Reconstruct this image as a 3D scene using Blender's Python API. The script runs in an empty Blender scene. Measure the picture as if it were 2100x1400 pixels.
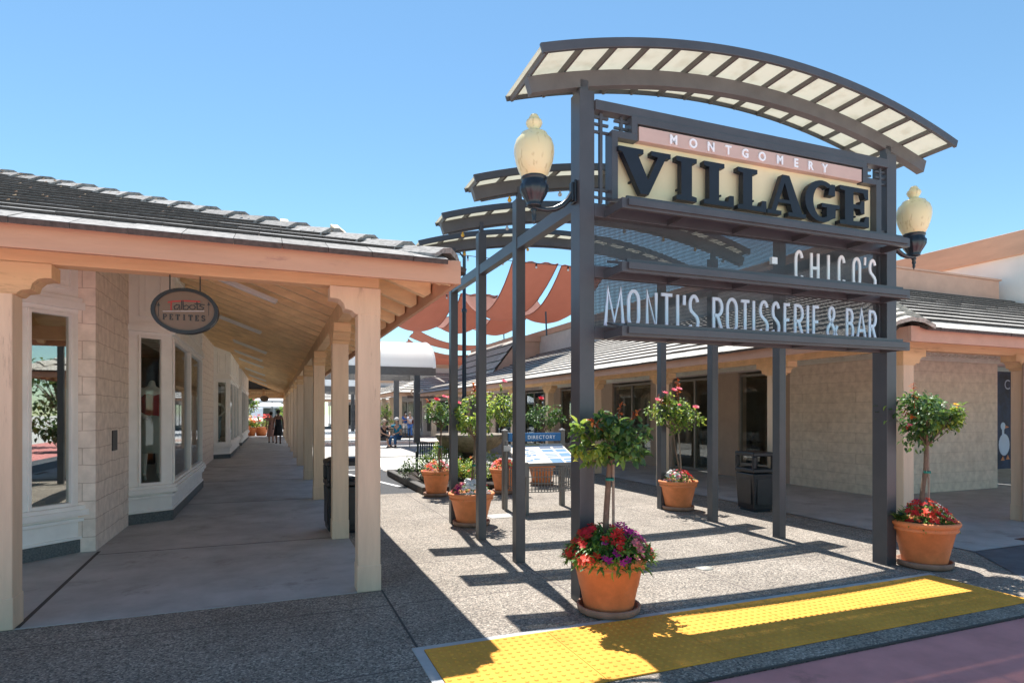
import bpy, bmesh, math, random
from mathutils import Vector, Matrix, Euler
R = math.radians
random.seed(7)
S = bpy.context.scene
COL = S.collection

# ------------------------------------------------------------------ camera
cam_d = bpy.data.cameras.new("camera"); cam = bpy.data.objects.new("camera", cam_d); COL.objects.link(cam)
cam.location = (0, 0, 1.6); cam.rotation_euler = (R(90), 0, -math.atan(492 / 1235.0))
cam_d.sensor_width = 36; cam_d.lens = 36 * 1235 / 2100.0; cam_d.shift_y = 0.07
cam_d.clip_start = 0.05; cam_d.clip_end = 2000
S.camera = cam
# ------------------------------------------------------------------ sky and sun
SUN_EL, SUN_AZ = R(65.5), R(7.3)           # azimuth measured from +Y towards +X
w = bpy.data.worlds.new("World"); S.world = w; w.use_nodes = True
nt = w.node_tree; bg = nt.nodes["Background"]
sky = nt.nodes.new("ShaderNodeTexSky"); sky.sky_type = 'NISHITA'; sky.sun_disc = False
sky.sun_elevation = SUN_EL; sky.sun_rotation = SUN_AZ
sky.air_density = 1.0; sky.dust_density = 0.0; sky.ozone_density = 2.2; sky.altitude = 50
tint = nt.nodes.new("ShaderNodeMix"); tint.data_type = 'RGBA'; tint.blend_type = 'MULTIPLY'; tint.inputs[0].default_value = 1; tint.inputs[7].default_value = (.80, .985, .95, 1)
nt.links.new(sky.outputs[0], tint.inputs[6]); nt.links.new(tint.outputs[2], bg.inputs[0]); bg.inputs[1].default_value = 0.060
sd = bpy.data.lights.new("sun", 'SUN'); sd.energy = 2.85; sd.angle = R(0.5); sd.color = (1.0, 0.965, 0.91)
so = bpy.data.objects.new("sun", sd); COL.objects.link(so)
dirv = Vector((math.sin(SUN_AZ) * math.cos(SUN_EL), math.cos(SUN_AZ) * math.cos(SUN_EL), math.sin(SUN_EL)))
so.rotation_euler = dirv.to_track_quat('Z', 'Y').to_euler(); so.location = (5, 5, 30)
S.view_settings.view_transform = 'Standard'; S.view_settings.look = 'None'
S.view_settings.exposure = 1.72; S.view_settings.gamma = 1
S.cycles.max_bounces = 10; S.cycles.diffuse_bounces = 6; S.cycles.transparent_max_bounces = 16
# ------------------------------------------------------------------ helpers
def P(px, py, d):                                   # a spot seen at depth d
    a = math.atan(492 / 1235.0); s, c = math.sin(a), math.cos(a); u = (px - 1050) / 1235.0
    return Vector((d * (s + u * c), d * (c - u * s), 1.6 + (847 - py) / 1235.0 * d))

class MB:
    def __init__(self): self.v = []; self.f = []; self.s = []
    def add(self, vs, fs, smooth=False):
        n = len(self.v); self.v += [tuple(p) for p in vs]
        for f in fs: self.f.append(tuple(i + n for i in f)); self.s.append(smooth)
        return self
    def box(self, x0, y0, z0, x1, y1, z1):
        if x0 > x1: x0, x1 = x1, x0
        if y0 > y1: y0, y1 = y1, y0
        if z0 > z1: z0, z1 = z1, z0
        vs = [(x0,y0,z0),(x1,y0,z0),(x1,y1,z0),(x0,y1,z0),(x0,y0,z1),(x1,y0,z1),(x1,y1,z1),(x0,y1,z1)]
        return self.add(vs, [(0,3,2,1),(4,5,6,7),(0,1,5,4),(1,2,6,5),(2,3,7,6),(3,0,4,7)])
    def beam(self, p0, p1, w, h, up=(0,0,1)):       # w across, h along 'up'
        p0 = Vector(p0); p1 = Vector(p1); d = (p1 - p0).normalized(); u = Vector(up)
        sx = d.cross(u).normalized(); u = sx.cross(d).normalized()
        vs = []
        for p in (p0, p1):
            for a, b in ((-1,-1),(1,-1),(1,1),(-1,1)): vs.append(p + sx*(a*w/2) + u*(b*h/2))
        return self.add(vs, [(0,1,2,3),(7,6,5,4),(0,4,5,1),(1,5,6,2),(2,6,7,3),(3,7,4,0)])
    def prism(self, poly, fn, d0, d1):              # fn(a,b,d) -> point
        n = len(poly)
        vs = [fn(a, b, d0) for a, b in poly] + [fn(a, b, d1) for a, b in poly]
        fs = [tuple(range(n)), tuple(range(2*n-1, n-1, -1))] + [(i, i+n, (i+1) % n + n, (i+1) % n) for i in range(n)]
        return self.add(vs, fs)
    def lathe(self, prof, c=(0,0,0), n=32, smooth=True):
        vs = []; fs = []; m = len(prof)
        for i in range(n):
            a = 2*math.pi*i/n
            for r, z in prof: vs.append((c[0]+r*math.cos(a), c[1]+r*math.sin(a), c[2]+z))
        for i in range(n):
            j = (i+1) % n
            for k in range(m-1): fs.append((i*m+k, j*m+k, j*m+k+1, i*m+k+1))
        return self.add(vs, fs, smooth)
    def tube(self, pts, r, n=8, cap=True):
        pts = [Vector(p) for p in pts]; rs = r if isinstance(r, (list, tuple)) else [r]*len(pts)
        vs = []; fs = []
        t0 = (pts[1]-pts[0]).normalized(); ref = Vector((0,0,1)) if abs(t0.z) < .9 else Vector((1,0,0))
        sx = t0.cross(ref).normalized()
        for i, p in enumerate(pts):
            t = (pts[min(i+1, len(pts)-1)] - pts[max(i-1, 0)]).normalized()
            sx = (sx - t*sx.dot(t)).normalized(); sy = t.cross(sx)
            for k in range(n):
                a = 2*math.pi*k/n; vs.append(p + (sx*math.cos(a) + sy*math.sin(a))*rs[i])
        for i in range(len(pts)-1):
            for k in range(n):
                k2 = (k+1) % n; fs.append((i*n+k, i*n+k2, (i+1)*n+k2, (i+1)*n+k))
        self.add(vs, fs, True)
        if cap: self.add(vs[:n], [tuple(range(n-1, -1, -1))]); self.add(vs[-n:], [tuple(range(n))])
        return self
    def sphere(self, c, r, n=12, sz=1.0, sy=1.0):
        m = max(4, n//2); prof = [(max(r*math.sin(math.pi*k/m), 1e-4), -r*sz*math.cos(math.pi*k/m)) for k in range(m+1)]
        vs = []; fs = []
        for i in range(n):
            a = 2*math.pi*i/n
            for q, z in prof: vs.append((c[0]+q*math.cos(a), c[1]+q*sy*math.sin(a), c[2]+z))
        k2 = len(prof)
        for i in range(n):
            j = (i+1) % n
            for k in range(k2-1): fs.append((i*k2+k, j*k2+k, j*k2+k+1, i*k2+k+1))
        return self.add(vs, fs, True)
    def build(self, name, mat, parent=None, bevel=0, off=None):
        me = bpy.data.meshes.new(name); me.from_pydata(self.v, [], self.f); me.update()
        me.polygons.foreach_set("use_smooth", self.s)
        bm = bmesh.new(); bm.from_mesh(me); bmesh.ops.recalc_face_normals(bm, faces=bm.faces); bm.to_mesh(me); bm.free()
        me.materials.append(mat)
        o = bpy.data.objects.new(name, me); COL.objects.link(o)
        if parent:
            o.parent = parent
            if off is not None: o.matrix_parent_inverse = Matrix.Translation(-Vector(off))
        if bevel:
            b = o.modifiers.new("bevel", 'BEVEL'); b.width = bevel; b.segments = 2; b.limit_method = 'ANGLE'; b.angle_limit = R(40)
        return o

def tile_faces(o, body):                              # pale tops; edge faces coloured dark to stand in for undercut shade
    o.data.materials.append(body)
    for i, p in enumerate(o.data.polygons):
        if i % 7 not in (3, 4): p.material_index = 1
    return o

def tag(o, label, cat, group=None, kind=None):
    if label: o["label"] = label
    if cat: o["category"] = cat
    if group: o["group"] = group
    if kind: o["kind"] = kind
    return o
def struct(o): o["kind"] = "structure"; return o
def thing(name, loc, label, cat, rz=0, group=None):
    o = bpy.data.objects.new(name, None); COL.objects.link(o); o.location = loc; o.rotation_euler = (0, 0, rz)
    o.empty_display_size = .2
    return tag(o, label, cat, group)
def kids(o): return [c for c in bpy.data.objects if c.parent == o]
def copy_tree(o, parent=None):
    c = o.copy(); COL.objects.link(c)
    if parent:
        c.parent = parent; c.matrix_parent_inverse = o.matrix_parent_inverse.copy()
    for ch in kids(o): copy_tree(ch, c)
    return c
def skin(name, verts, edges, radii, mat, parent=None, root=0, levels=2):
    me = bpy.data.meshes.new(name + "_src"); me.from_pydata(verts, edges, []); me.update()
    o = bpy.data.objects.new(name, me); COL.objects.link(o)
    sk = o.modifiers.new("skin", 'SKIN'); sk.use_smooth_shade = True
    for i, r in enumerate(radii):
        d = me.skin_vertices[0].data[i]; d.radius = (r, r) if not isinstance(r, tuple) else r; d.use_root = (i == root)
    if levels: 
        sb = o.modifiers.new("sub", 'SUBSURF'); sb.levels = levels; sb.render_levels = levels
    dg = bpy.context.evaluated_depsgraph_get(); dg.update()
    m2 = bpy.data.meshes.new_from_object(o.evaluated_get(dg)); o.modifiers.clear(); o.data = m2; m2.name = name
    bpy.data.meshes.remove(me)
    m2.materials.clear(); m2.materials.append(mat)
    if parent: o.parent = parent
    return o
def text(name, body, size, mat, parent, mtx, extrude=.01, offset=0.0, spacing=1.0, sx=1.0, align='LEFT'):
    cu = bpy.data.curves.new(name, 'FONT'); cu.body = body; cu.size = size; cu.extrude = extrude; cu.offset = offset
    cu.space_character = spacing; cu.align_x = align; cu.resolution_u = 6
    t = bpy.data.objects.new(name + "_src", cu); COL.objects.link(t)
    dg = bpy.context.evaluated_depsgraph_get(); dg.update()
    me = bpy.data.meshes.new_from_object(t.evaluated_get(dg)); bpy.data.objects.remove(t); me.name = name
    me.transform(mtx @ Matrix.Diagonal((sx, 1, 1, 1))); me.materials.clear(); me.materials.append(mat)
    o = bpy.data.objects.new(name, me); COL.objects.link(o)
    if parent: o.parent = parent
    return o
RX90 = Matrix.Rotation(R(90), 4, 'X')
def ribbon(mb, pts, w, x0, z0, sx, sz, y0, y1, closed=False):     # flat stroke in the xz plane facing -y
    pts = [Vector((x0 + a*sx, z0 + b*sz)) for a, b in pts]; n = len(pts); L = []; Q = []
    for i, p in enumerate(pts):
        if closed: a, b = pts[i-1], pts[(i+1) % n]
        else: a, b = pts[max(i-1, 0)], pts[min(i+1, n-1)]
        d1 = (p-a).normalized() if (p-a).length > 1e-6 else (b-p).normalized()
        d2 = (b-p).normalized() if (b-p).length > 1e-6 else d1
        t = (d1+d2); t = t.normalized() if t.length > 1e-6 else d1
        nn = Vector((-t.y, t.x)); k = 1/max(.5, abs(nn.dot(Vector((-d1.y, d1.x)))))
        L.append(p + nn*w/2*k); Q.append(p - nn*w/2*k)
    m = n if closed else n-1
    for i in range(m):
        j = (i+1) % n
        q = [L[i], L[j], Q[j], Q[i]]
        mb.add([(c.x, y0, c.y) for c in q] + [(c.x, y1, c.y) for c in q],
               [(0,1,2,3),(7,6,5,4),(0,4,5,1),(2,6,7,3)] + ([(3,7,4,0)] if not closed and i == 0 else []) + ([(1,5,6,2)] if not closed and i == m-1 else []))
def arcp(cx, cy, rx, ry, a0, a1, n=10): return [(cx+rx*math.cos(R(a0+(a1-a0)*i/n)), cy+ry*math.sin(R(a0+(a1-a0)*i/n))) for i in range(n+1)]

# ------------------------------------------------------------------ materials
MATS = {}
def mat(name, col, rough=.7, noise=.12, nscale=6, bump=0, bscale=40, metal=0, spec=.5, stretch=None, coat=0, dirt=None):
    m = bpy.data.materials.new(name); m.use_nodes = True; n = m.node_tree; b = n.nodes["Principled BSDF"]
    b.inputs["Roughness"].default_value = rough; b.inputs["Metallic"].default_value = metal
    b.inputs["Specular IOR Level"].default_value = spec
    if coat: b.inputs["Coat Weight"].default_value = coat
    tc = n.nodes.new("ShaderNodeTexCoord"); src = tc.outputs["Object"]
    if stretch:
        mp = n.nodes.new("ShaderNodeMapping"); mp.inputs["Scale"].default_value = stretch
        n.links.new(src, mp.inputs[0]); src = mp.outputs[0]
    nz = n.nodes.new("ShaderNodeTexNoise"); nz.inputs["Scale"].default_value = nscale; nz.inputs["Detail"].default_value = 8; nz.inputs["Roughness"].default_value = .65
    n.links.new(src, nz.inputs["Vector"])
    rp = n.nodes.new("ShaderNodeValToRGB")
    lo = [max(0, c*(1-noise*1.6)) for c in col]; hi = [min(1, c*(1+noise)) for c in col]
    rp.color_ramp.elements[0].position = .3; rp.color_ramp.elements[1].position = .7
    rp.color_ramp.elements[0].color = (*lo, 1); rp.color_ramp.elements[1].color = (*hi, 1)
    n.links.new(nz.outputs[0], rp.inputs[0]); out = rp.outputs[0]
    if dirt:
        n2 = n.nodes.new("ShaderNodeTexNoise"); n2.inputs["Scale"].default_value = dirt[1]; n2.inputs["Detail"].default_value = 10; n2.inputs["Roughness"].default_value = .75
        n.links.new(src, n2.inputs["Vector"])
        r2 = n.nodes.new("ShaderNodeValToRGB"); r2.color_ramp.elements[0].position = dirt[2]; r2.color_ramp.elements[1].position = dirt[2]+.1
        n.links.new(n2.outputs[0], r2.inputs[0])
        mx = n.nodes.new("ShaderNodeMix"); mx.data_type = 'RGBA'; mx.inputs[7].default_value = (*dirt[0], 1)
        n.links.new(r2.outputs[0], mx.inputs[0]); n.links.new(out, mx.inputs[6]); out = mx.outputs[2]
    n.links.new(out, b.inputs["Base Color"])
    if bump:
        bz = n.nodes.new("ShaderNodeTexNoise"); bz.inputs["Scale"].default_value = bscale; bz.inputs["Detail"].default_value = 6
        n.links.new(src, bz.inputs["Vector"]); bp = n.nodes.new("ShaderNodeBump"); bp.inputs["Strength"].default_value = bump; bp.inputs["Distance"].default_value = .01
        n.links.new(bz.outputs[0], bp.inputs["Height"]); n.links.new(bp.outputs[0], b.inputs["Normal"])
    MATS[name] = m; return m
def N(m): return m.node_tree.nodes, m.node_tree.links, m.node_tree.nodes["Principled BSDF"]

gate_m = mat("grey_powder_coat", (.074,.078,.086), .38, .10, 3, .05, 60)
gate_light = mat("dusty_grey_coat", (.118,.112,.108), .5, .12, 3, .05, 60)
iron = mat("black_iron", (.012,.018,.026), .34, .2, 8, .08, 25, spec=.6)
cream = mat("cream_sign_board", (.86,.74,.47), .55, .06, 2, dirt=((.45,.36,.2), 5, .66))
mauve = mat("mauve_sign_bar", (.60,.43,.37), .55, .05, 3)
navy = mat("navy_letter_paint", (.006,.010,.020), .5, .2, 5)
white_l = mat("white_letter_paint", (.90,.92,.94), .4, .04, 5)
blue_l = mat("pale_blue_letter", (.60,.76,.92), .4, .04, 5)
post_m = mat("tan_painted_timber", (.74,.56,.40), .74, .11, 5, .45, 30, stretch=(1,1,.12), dirt=((.46,.33,.23), 9, .60))
beam_m = mat("ochre_painted_timber", (.72,.48,.27), .74, .12, 5, .45, 30, stretch=(.15,1,1), dirt=((.45,.29,.16), 7, .60))
fascia_m = mat("terracotta_fascia_paint", (.60,.355,.23), .74, .10, 3, .35, 30, stretch=(.2,.2,1.2), dirt=((.44,.24,.17), 8, .61))
fascia_r = mat("dusty_fascia_paint", (.58,.345,.25), .7, .07, 3, .2, 30, dirt=((.32,.18,.13), 8, .70))
deck_m = mat("soffit_board_timber", (.92,.72,.48), .8, .16, 7, .2, 30, stretch=(1,.25,1))
rafter_m = mat("rafter_timber", (.88,.66,.40), .8, .14, 7, .2, 30, stretch=(.3,1,1))
trim_m = mat("grey_white_trim_paint", (.92,.90,.86), .5, .05, 3, .05, 30)
granite = mat("granite_base", (.13,.15,.155), .5, .35, 60)
interior = mat("dark_interior", (.28,.25,.21), .8, .25, 1.5)
wall_plain = mat("mauve_stucco", (.60,.52,.48), .85, .07, 4, .3, 60)
white_wall = mat("cream_white_stucco", (.74,.70,.64), .85, .05, 1.2, .2, 60, dirt=((.62,.57,.5), 2, .62))
alum = mat("aluminium_frame", (.30,.28,.25), .4, .1, 5, metal=.4)
frieze_m = mat("sage_grey_frieze", (.74,.73,.65), .7, .08, 5)
terra = mat("terracotta_clay", (.74,.245,.09), .62, .14, 6, .15, 50, dirt=((.60,.29,.17), 7, .60))
terra_old = mat("weathered_saucer_clay", (.34,.20,.14), .75, .2, 8, .3, 50, dirt=((.10,.085,.07), 5, .55))
soil = mat("dark_soil", (.03,.02,.015), .95, .3, 30)
bark = mat("rose_bark", (.20,.135,.095), .9, .3, 20, .8, 40, stretch=(1,1,.4), dirt=((.36,.31,.26), 18, .58))
stake_m = mat("weathered_stake_timber", (.33,.27,.21), .9, .2, 20, .3, 40)
tie_m = mat("green_tie_band", (.01,.22,.16), .5, .1, 9)
bin_m = mat("black_moulded_plastic", (.018,.020,.024), .42, .2, 8, .1, 80)
bin_in = mat("dark_liner", (.006,.006,.007), .8, .1, 5)
sail_m = mat("rust_sail_cloth", (.31,.105,.068), .8, .08, 1.5, .1, 60)
_n, _l, _b = N(sail_m); _tr = _n.new("ShaderNodeBsdfTranslucent"); _tr.inputs[0].default_value = (.26,.085,.055,1); _mx = _n.new("ShaderNodeMixShader"); _mx.inputs[0].default_value = .3
_l.new(_b.outputs[0], _mx.inputs[1]); _l.new(_tr.outputs[0], _mx.inputs[2]); _l.new(_mx.outputs[0], _n["Material Output"].inputs[0])
vinyl = mat("white_awning_vinyl", (.90,.90,.89), .45, .03, 1)
_n, _l, _b = N(vinyl); _tr = _n.new("ShaderNodeBsdfTranslucent"); _tr.inputs[0].default_value = (1,1,1,1); _mx = _n.new("ShaderNodeMixShader"); _mx.inputs[0].default_value = .72
_l.new(_b.outputs[0], _mx.inputs[1]); _l.new(_tr.outputs[0], _mx.inputs[2]); _l.new(_mx.outputs[0], _n["Material Output"].inputs[0])
road_m = mat("red_sealed_asphalt", (.70,.28,.26), .92, .14, 1.6, .5, 300, dirt=((.42,.18,.165), 1.2, .58))
asph = mat("grey_asphalt", (.055,.055,.058), .9, .2, 60, .4, 200)
conc = mat("smooth_concrete", (.42,.425,.42), .8, .16, 1.6, .15, 120, dirt=((.29,.28,.27), 1.3, .56))
conc_l = mat("light_concrete", (.42,.40,.37), .85, .12, 2, .1, 100)
pink_pave = mat("pink_paving", (.42,.30,.25), .85, .08, 2, .1, 100)
paint_w = mat("white_road_paint", (.66,.66,.64), .7, .08, 8)
yellow = mat("yellow_tactile", (.74,.355,.06), .75, .12, 2.2, .1, 200, dirt=((.50,.27,.06), 4, .60), spec=.15)
yel_pave = mat("pale_kerb_concrete", (.42,.43,.43), .8, .08, 8)
skin_m = mat("skin", (.50,.28,.19), .6, .05, 3)
skin_d = mat("dark_skin", (.19,.10,.07), .6, .05, 3)
mannequin_m = mat("mannequin_plastic", (.66,.64,.60), .4, .03, 3)
steel = mat("grey_steel", (.20,.20,.20), .4, .1, 5, metal=.3)
dir_grey = mat("grey_directory_frame", (.17,.16,.15), .5, .1, 5)
basin_m = mat("mossy_basin_stone", (.30,.25,.19), .9, .22, 9, .5, 30, dirt=((.16,.13,.10), 4, .5))
dir_blue = mat("directory_blue", (.02,.16,.40), .45, .04, 5)

def simple(name, col, rough=.6, noise=.05): return MATS.get(name) or mat(name, col, rough, noise, 4)

def leafmat(name, cols, trans=.35, rough=.42):
    m = bpy.data.materials.new(name); m.use_nodes = True; n, l, b = N(m)
    g = n.new("ShaderNodeNewGeometry"); rp = n.new("ShaderNodeValToRGB"); rp.color_ramp.interpolation = 'LINEAR'
    e = rp.color_ramp.elements
    for i, (p, c) in enumerate(cols):
        if i < 2: e[i].position = p; e[i].color = (*c, 1)
        else:
            q = e.new(p); q.color = (*c, 1)
    l.new(g.outputs["Random Per Island"], rp.inputs[0]); l.new(rp.outputs[0], b.inputs["Base Color"])
    b.inputs["Roughness"].default_value = rough
    tr = n.new("ShaderNodeBsdfTranslucent"); mx = n.new("ShaderNodeMixShader"); mx.inputs[0].default_value = trans
    hs = n.new("ShaderNodeHueSaturation"); hs.inputs["Value"].default_value = 1.7; hs.inputs["Hue"].default_value = .485; l.new(rp.outputs[0], hs.inputs["Color"]); l.new(hs.outputs[0], tr.inputs[0])
    l.new(b.outputs[0], mx.inputs[1]); l.new(tr.outputs[0], mx.inputs[2]); l.new(mx.outputs[0], n["Material Output"].inputs[0])
    MATS[name] = m; return m
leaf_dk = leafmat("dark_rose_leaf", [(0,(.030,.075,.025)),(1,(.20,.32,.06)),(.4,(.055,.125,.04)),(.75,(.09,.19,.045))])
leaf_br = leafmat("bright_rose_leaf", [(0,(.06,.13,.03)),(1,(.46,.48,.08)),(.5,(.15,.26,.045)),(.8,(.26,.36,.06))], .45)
leaf_red = leafmat("young_red_leaf", [(0,(.22,.05,.02)),(1,(.55,.20,.02)),(.5,(.38,.10,.02))], .4)
leaf_bed = leafmat("bedding_leaf", [(0,(.05,.13,.03)),(1,(.26,.44,.08)),(.5,(.10,.23,.045))], .4)
hedge = leafmat("shrub_leaf", [(0,(.02,.05,.015)),(1,(.12,.20,.03)),(.5,(.05,.10,.02))], .25)
pet = {}
for nme, c in (("red",(.62,.02,.012)),("scarlet",(.75,.06,.015)),("magenta",(.45,.01,.22)),("pink",(.80,.22,.26)),("white",(.80,.80,.80)),("purple",(.22,.03,.30)),("orange",(.85,.22,.03)),("yellow",(.85,.55,.06)),("rose_red",(.60,.015,.03))):
    pet[nme] = leafmat(nme + "_petal", [(0, tuple(x*.75 for x in c)), (1, tuple(min(1, x*1.15) for x in c))], .3, .6)

def glassmat(name, tint=(.8,.85,.83), refl=.16, blend=.35):
    m = bpy.data.materials.new(name); m.use_nodes = True; n = m.node_tree.nodes; l = m.node_tree.links
    n.remove(n["Principled BSDF"]); t = n.new("ShaderNodeBsdfTransparent"); t.inputs[0].default_value = (*tint, 1)
    g = n.new("ShaderNodeBsdfGlossy"); g.inputs["Roughness"].default_value = .01; g.inputs[0].default_value = (.95,.97,1,1)
    lw = n.new("ShaderNodeLayerWeight"); lw.inputs[0].default_value = blend
    mp = n.new("ShaderNodeMapRange"); mp.inputs[1].default_value = 0; mp.inputs[2].default_value = 1; mp.inputs[3].default_value = refl; mp.inputs[4].default_value = .9
    l.new(lw.outputs["Fresnel"], mp.inputs[0]); mx = n.new("ShaderNodeMixShader"); l.new(mp.outputs[0], mx.inputs[0])
    l.new(t.outputs[0], mx.inputs[1]); l.new(g.outputs[0], mx.inputs[2]); l.new(mx.outputs[0], n["Material Output"].inputs[0])
    return m
glass = glassmat("shop_glass", (.90,.93,.91), .03, .13); glass_refl = glassmat("reflective_shop_glass", (.75,.76,.62), .32)
globe_m = bpy.data.materials.new("amber_globe"); globe_m.use_nodes = True
_n, _l, _b = N(globe_m); _b.inputs["Roughness"].default_value = .22
_tc = _n.new("ShaderNodeTexCoord"); _mp = _n.new("ShaderNodeMapping"); _mp.inputs["Scale"].default_value = (1,1,.18); _l.new(_tc.outputs["Object"], _mp.inputs[0])
_nz = _n.new("ShaderNodeTexNoise"); _nz.inputs["Scale"].default_value = 26; _nz.inputs["Detail"].default_value = 6; _l.new(_mp.outputs[0], _nz.inputs["Vector"])
_rp = _n.new("ShaderNodeValToRGB"); _rp.color_ramp.elements[0].position = .26; _rp.color_ramp.elements[1].position = .42
_rp.color_ramp.elements[0].color = (.50,.38,.18,1); _rp.color_ramp.elements[1].color = (.82,.72,.42,1)
_l.new(_nz.outputs[0], _rp.inputs[0]); _l.new(_rp.outputs[0], _b.inputs["Base Color"])
_b.inputs["Subsurface Weight"].default_value = .35; _b.inputs["Subsurface Radius"].default_value = (.06,.05,.03)

# translucent canopy panel
panel_m = bpy.data.materials.new("translucent_cream_panel"); panel_m.use_nodes = True
_n, _l, _b = N(panel_m); _b.inputs["Base Color"].default_value = (.80,.77,.66,1); _b.inputs["Roughness"].default_value = .5
_tr = _n.new("ShaderNodeBsdfTranslucent"); _mx = _n.new("ShaderNodeMixShader"); _mx.inputs[0].default_value = .62
_tc = _n.new("ShaderNodeTexCoord"); _nz = _n.new("ShaderNodeTexNoise"); _nz.inputs["Scale"].default_value = 7; _nz.inputs["Detail"].default_value = 9; _l.new(_tc.outputs["Object"], _nz.inputs["Vector"])
_rp = _n.new("ShaderNodeValToRGB"); _rp.color_ramp.elements[0].position = .28; _rp.color_ramp.elements[1].position = .5
_rp.color_ramp.elements[0].color = (.56,.53,.43,1); _rp.color_ramp.elements[1].color = (.68,.66,.57,1)
_l.new(_nz.outputs[0], _rp.inputs[0]); _l.new(_rp.outputs[0], _tr.inputs[0])
_tp = _n.new("ShaderNodeBsdfTransparent"); _tp.inputs[0].default_value = (.72,.70,.64,1); _m2 = _n.new("ShaderNodeMixShader"); _m2.inputs[0].default_value = .34
_l.new(_b.outputs[0], _mx.inputs[1]); _l.new(_tr.outputs[0], _mx.inputs[2]); _l.new(_mx.outputs[0], _m2.inputs[1]); _l.new(_tp.outputs[0], _m2.inputs[2]); _l.new(_m2.outputs[0], _n["Material Output"].inputs[0])

# roof tile: random tone per tile
def tilemat(name, lo, hi):
    m = bpy.data.materials.new(name); m.use_nodes = True; n, l, b = N(m); b.inputs["Roughness"].default_value = .9
    g = n.new("ShaderNodeNewGeometry"); rp = n.new("ShaderNodeValToRGB")
    rp.color_ramp.elements[0].color = (*lo, 1); rp.color_ramp.elements[1].color = (*hi, 1); l.new(g.outputs["Random Per Island"], rp.inputs[0])
    tc = n.new("ShaderNodeTexCoord"); nz = n.new("ShaderNodeTexNoise"); nz.inputs["Scale"].default_value = 22; nz.inputs["Detail"].default_value = 8; l.new(tc.outputs["Object"], nz.inputs["Vector"])
    r2 = n.new("ShaderNodeValToRGB"); r2.color_ramp.elements[0].position = .3; r2.color_ramp.elements[0].color = (.55,.55,.55,1); r2.color_ramp.elements[1].position = .6; r2.color_ramp.elements[1].color = (1.1,1.1,1.1,1)
    l.new(nz.outputs[0], r2.inputs[0]); mx = n.new("ShaderNodeMix"); mx.data_type = 'RGBA'; mx.blend_type = 'MULTIPLY'; mx.inputs[0].default_value = 1
    l.new(rp.outputs[0], mx.inputs[6]); l.new(r2.outputs[0], mx.inputs[7]); l.new(mx.outputs[2], b.inputs["Base Color"])
    bz = n.new("ShaderNodeTexNoise"); bz.inputs["Scale"].default_value = 60; bp = n.new("ShaderNodeBump"); bp.inputs["Strength"].default_value = .6; bp.inputs["Distance"].default_value = .01
    l.new(tc.outputs["Object"], bz.inputs["Vector"]); l.new(bz.outputs[0], bp.inputs["Height"]); l.new(bp.outputs[0], b.inputs["Normal"])
    return m
tile_l = tilemat("grey_concrete_tile", (.24,.225,.21), (.37,.35,.33))
tile_r = tilemat("pale_concrete_tile", (.46,.42,.37), (.60,.56,.50))

tile_edge_shade = mat("dark_edge_shade", (.090,.074,.066), .9, .3, 25)  # shade under each tile course, painted as a dark edge colour
# coursed block wall: joints at world X+Y / Z
def blockmat(name, c1, c2, joint, bw=.42, bh=.205, rug=1.0):
    m = bpy.data.materials.new(name); m.use_nodes = True; n, l, b = N(m); b.inputs["Roughness"].default_value = .9
    tc = n.new("ShaderNodeTexCoord"); sp = n.new("ShaderNodeSeparateXYZ"); l.new(tc.outputs["Object"], sp.inputs[0])
    ad = n.new("ShaderNodeMath"); l.new(sp.outputs[0], ad.inputs[0]); l.new(sp.outputs[1], ad.inputs[1])
    nz0 = n.new("ShaderNodeTexNoise"); nz0.inputs["Scale"].default_value = 3.2; nz0.inputs["Detail"].default_value = 4; l.new(tc.outputs["Object"], nz0.inputs["Vector"])
    wob = n.new("ShaderNodeMath"); wob.operation = 'MULTIPLY_ADD'; wob.inputs[1].default_value = .06*rug; l.new(nz0.outputs[0], wob.inputs[0]); l.new(sp.outputs[2], wob.inputs[2])
    cb = n.new("ShaderNodeCombineXYZ"); l.new(ad.outputs[0], cb.inputs[0]); l.new(wob.outputs[0], cb.inputs[1])
    bk = n.new("ShaderNodeTexBrick"); bk.inputs["Scale"].default_value = 1; bk.inputs["Brick Width"].default_value = bw; bk.inputs["Row Height"].default_value = bh
    bk.inputs["Mortar Size"].default_value = .005; bk.inputs["Mortar Smooth"].default_value = .4; bk.inputs["Color1"].default_value = (*c1, 1); bk.inputs["Color2"].default_value = (*c2, 1); bk.inputs["Mortar"].default_value = (*joint, 1)
    l.new(cb.outputs[0], bk.inputs["Vector"])
    nz = n.new("ShaderNodeTexNoise"); nz.inputs["Scale"].default_value = 9; nz.inputs["Detail"].default_value = 8; l.new(tc.outputs["Object"], nz.inputs["Vector"])
    r2 = n.new("ShaderNodeValToRGB"); r2.color_ramp.elements[0].color = (.84,.83,.82,1); r2.color_ramp.elements[1].color = (1.08,1.08,1.08,1); r2.color_ramp.elements[0].position=.3; r2.color_ramp.elements[1].position=.7
    l.new(nz.outputs[0], r2.inputs[0]); mx = n.new("ShaderNodeMix"); mx.data_type = 'RGBA'; mx.blend_type = 'MULTIPLY'; mx.inputs[0].default_value = 1
    l.new(bk.outputs[0], mx.inputs[6]); l.new(r2.outputs[0], mx.inputs[7]); l.new(mx.outputs[2], b.inputs["Base Color"])
    iv = n.new("ShaderNodeMath"); iv.operation = 'MULTIPLY_ADD'; iv.inputs[1].default_value = -1.2; l.new(bk.outputs["Fac"], iv.inputs[0]); l.new(nz.outputs[0], iv.inputs[2])
    bp = n.new("ShaderNodeBump"); bp.inputs["Strength"].default_value = .6; bp.inputs["Distance"].default_value = .02; l.new(iv.outputs[0], bp.inputs["Height"]); l.new(bp.outputs[0], b.inputs["Normal"])
    return m
stone_l = blockmat("pink_slump_block", (.88,.76,.66), (.86,.74,.64), (.60,.48,.40), .52)
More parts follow.
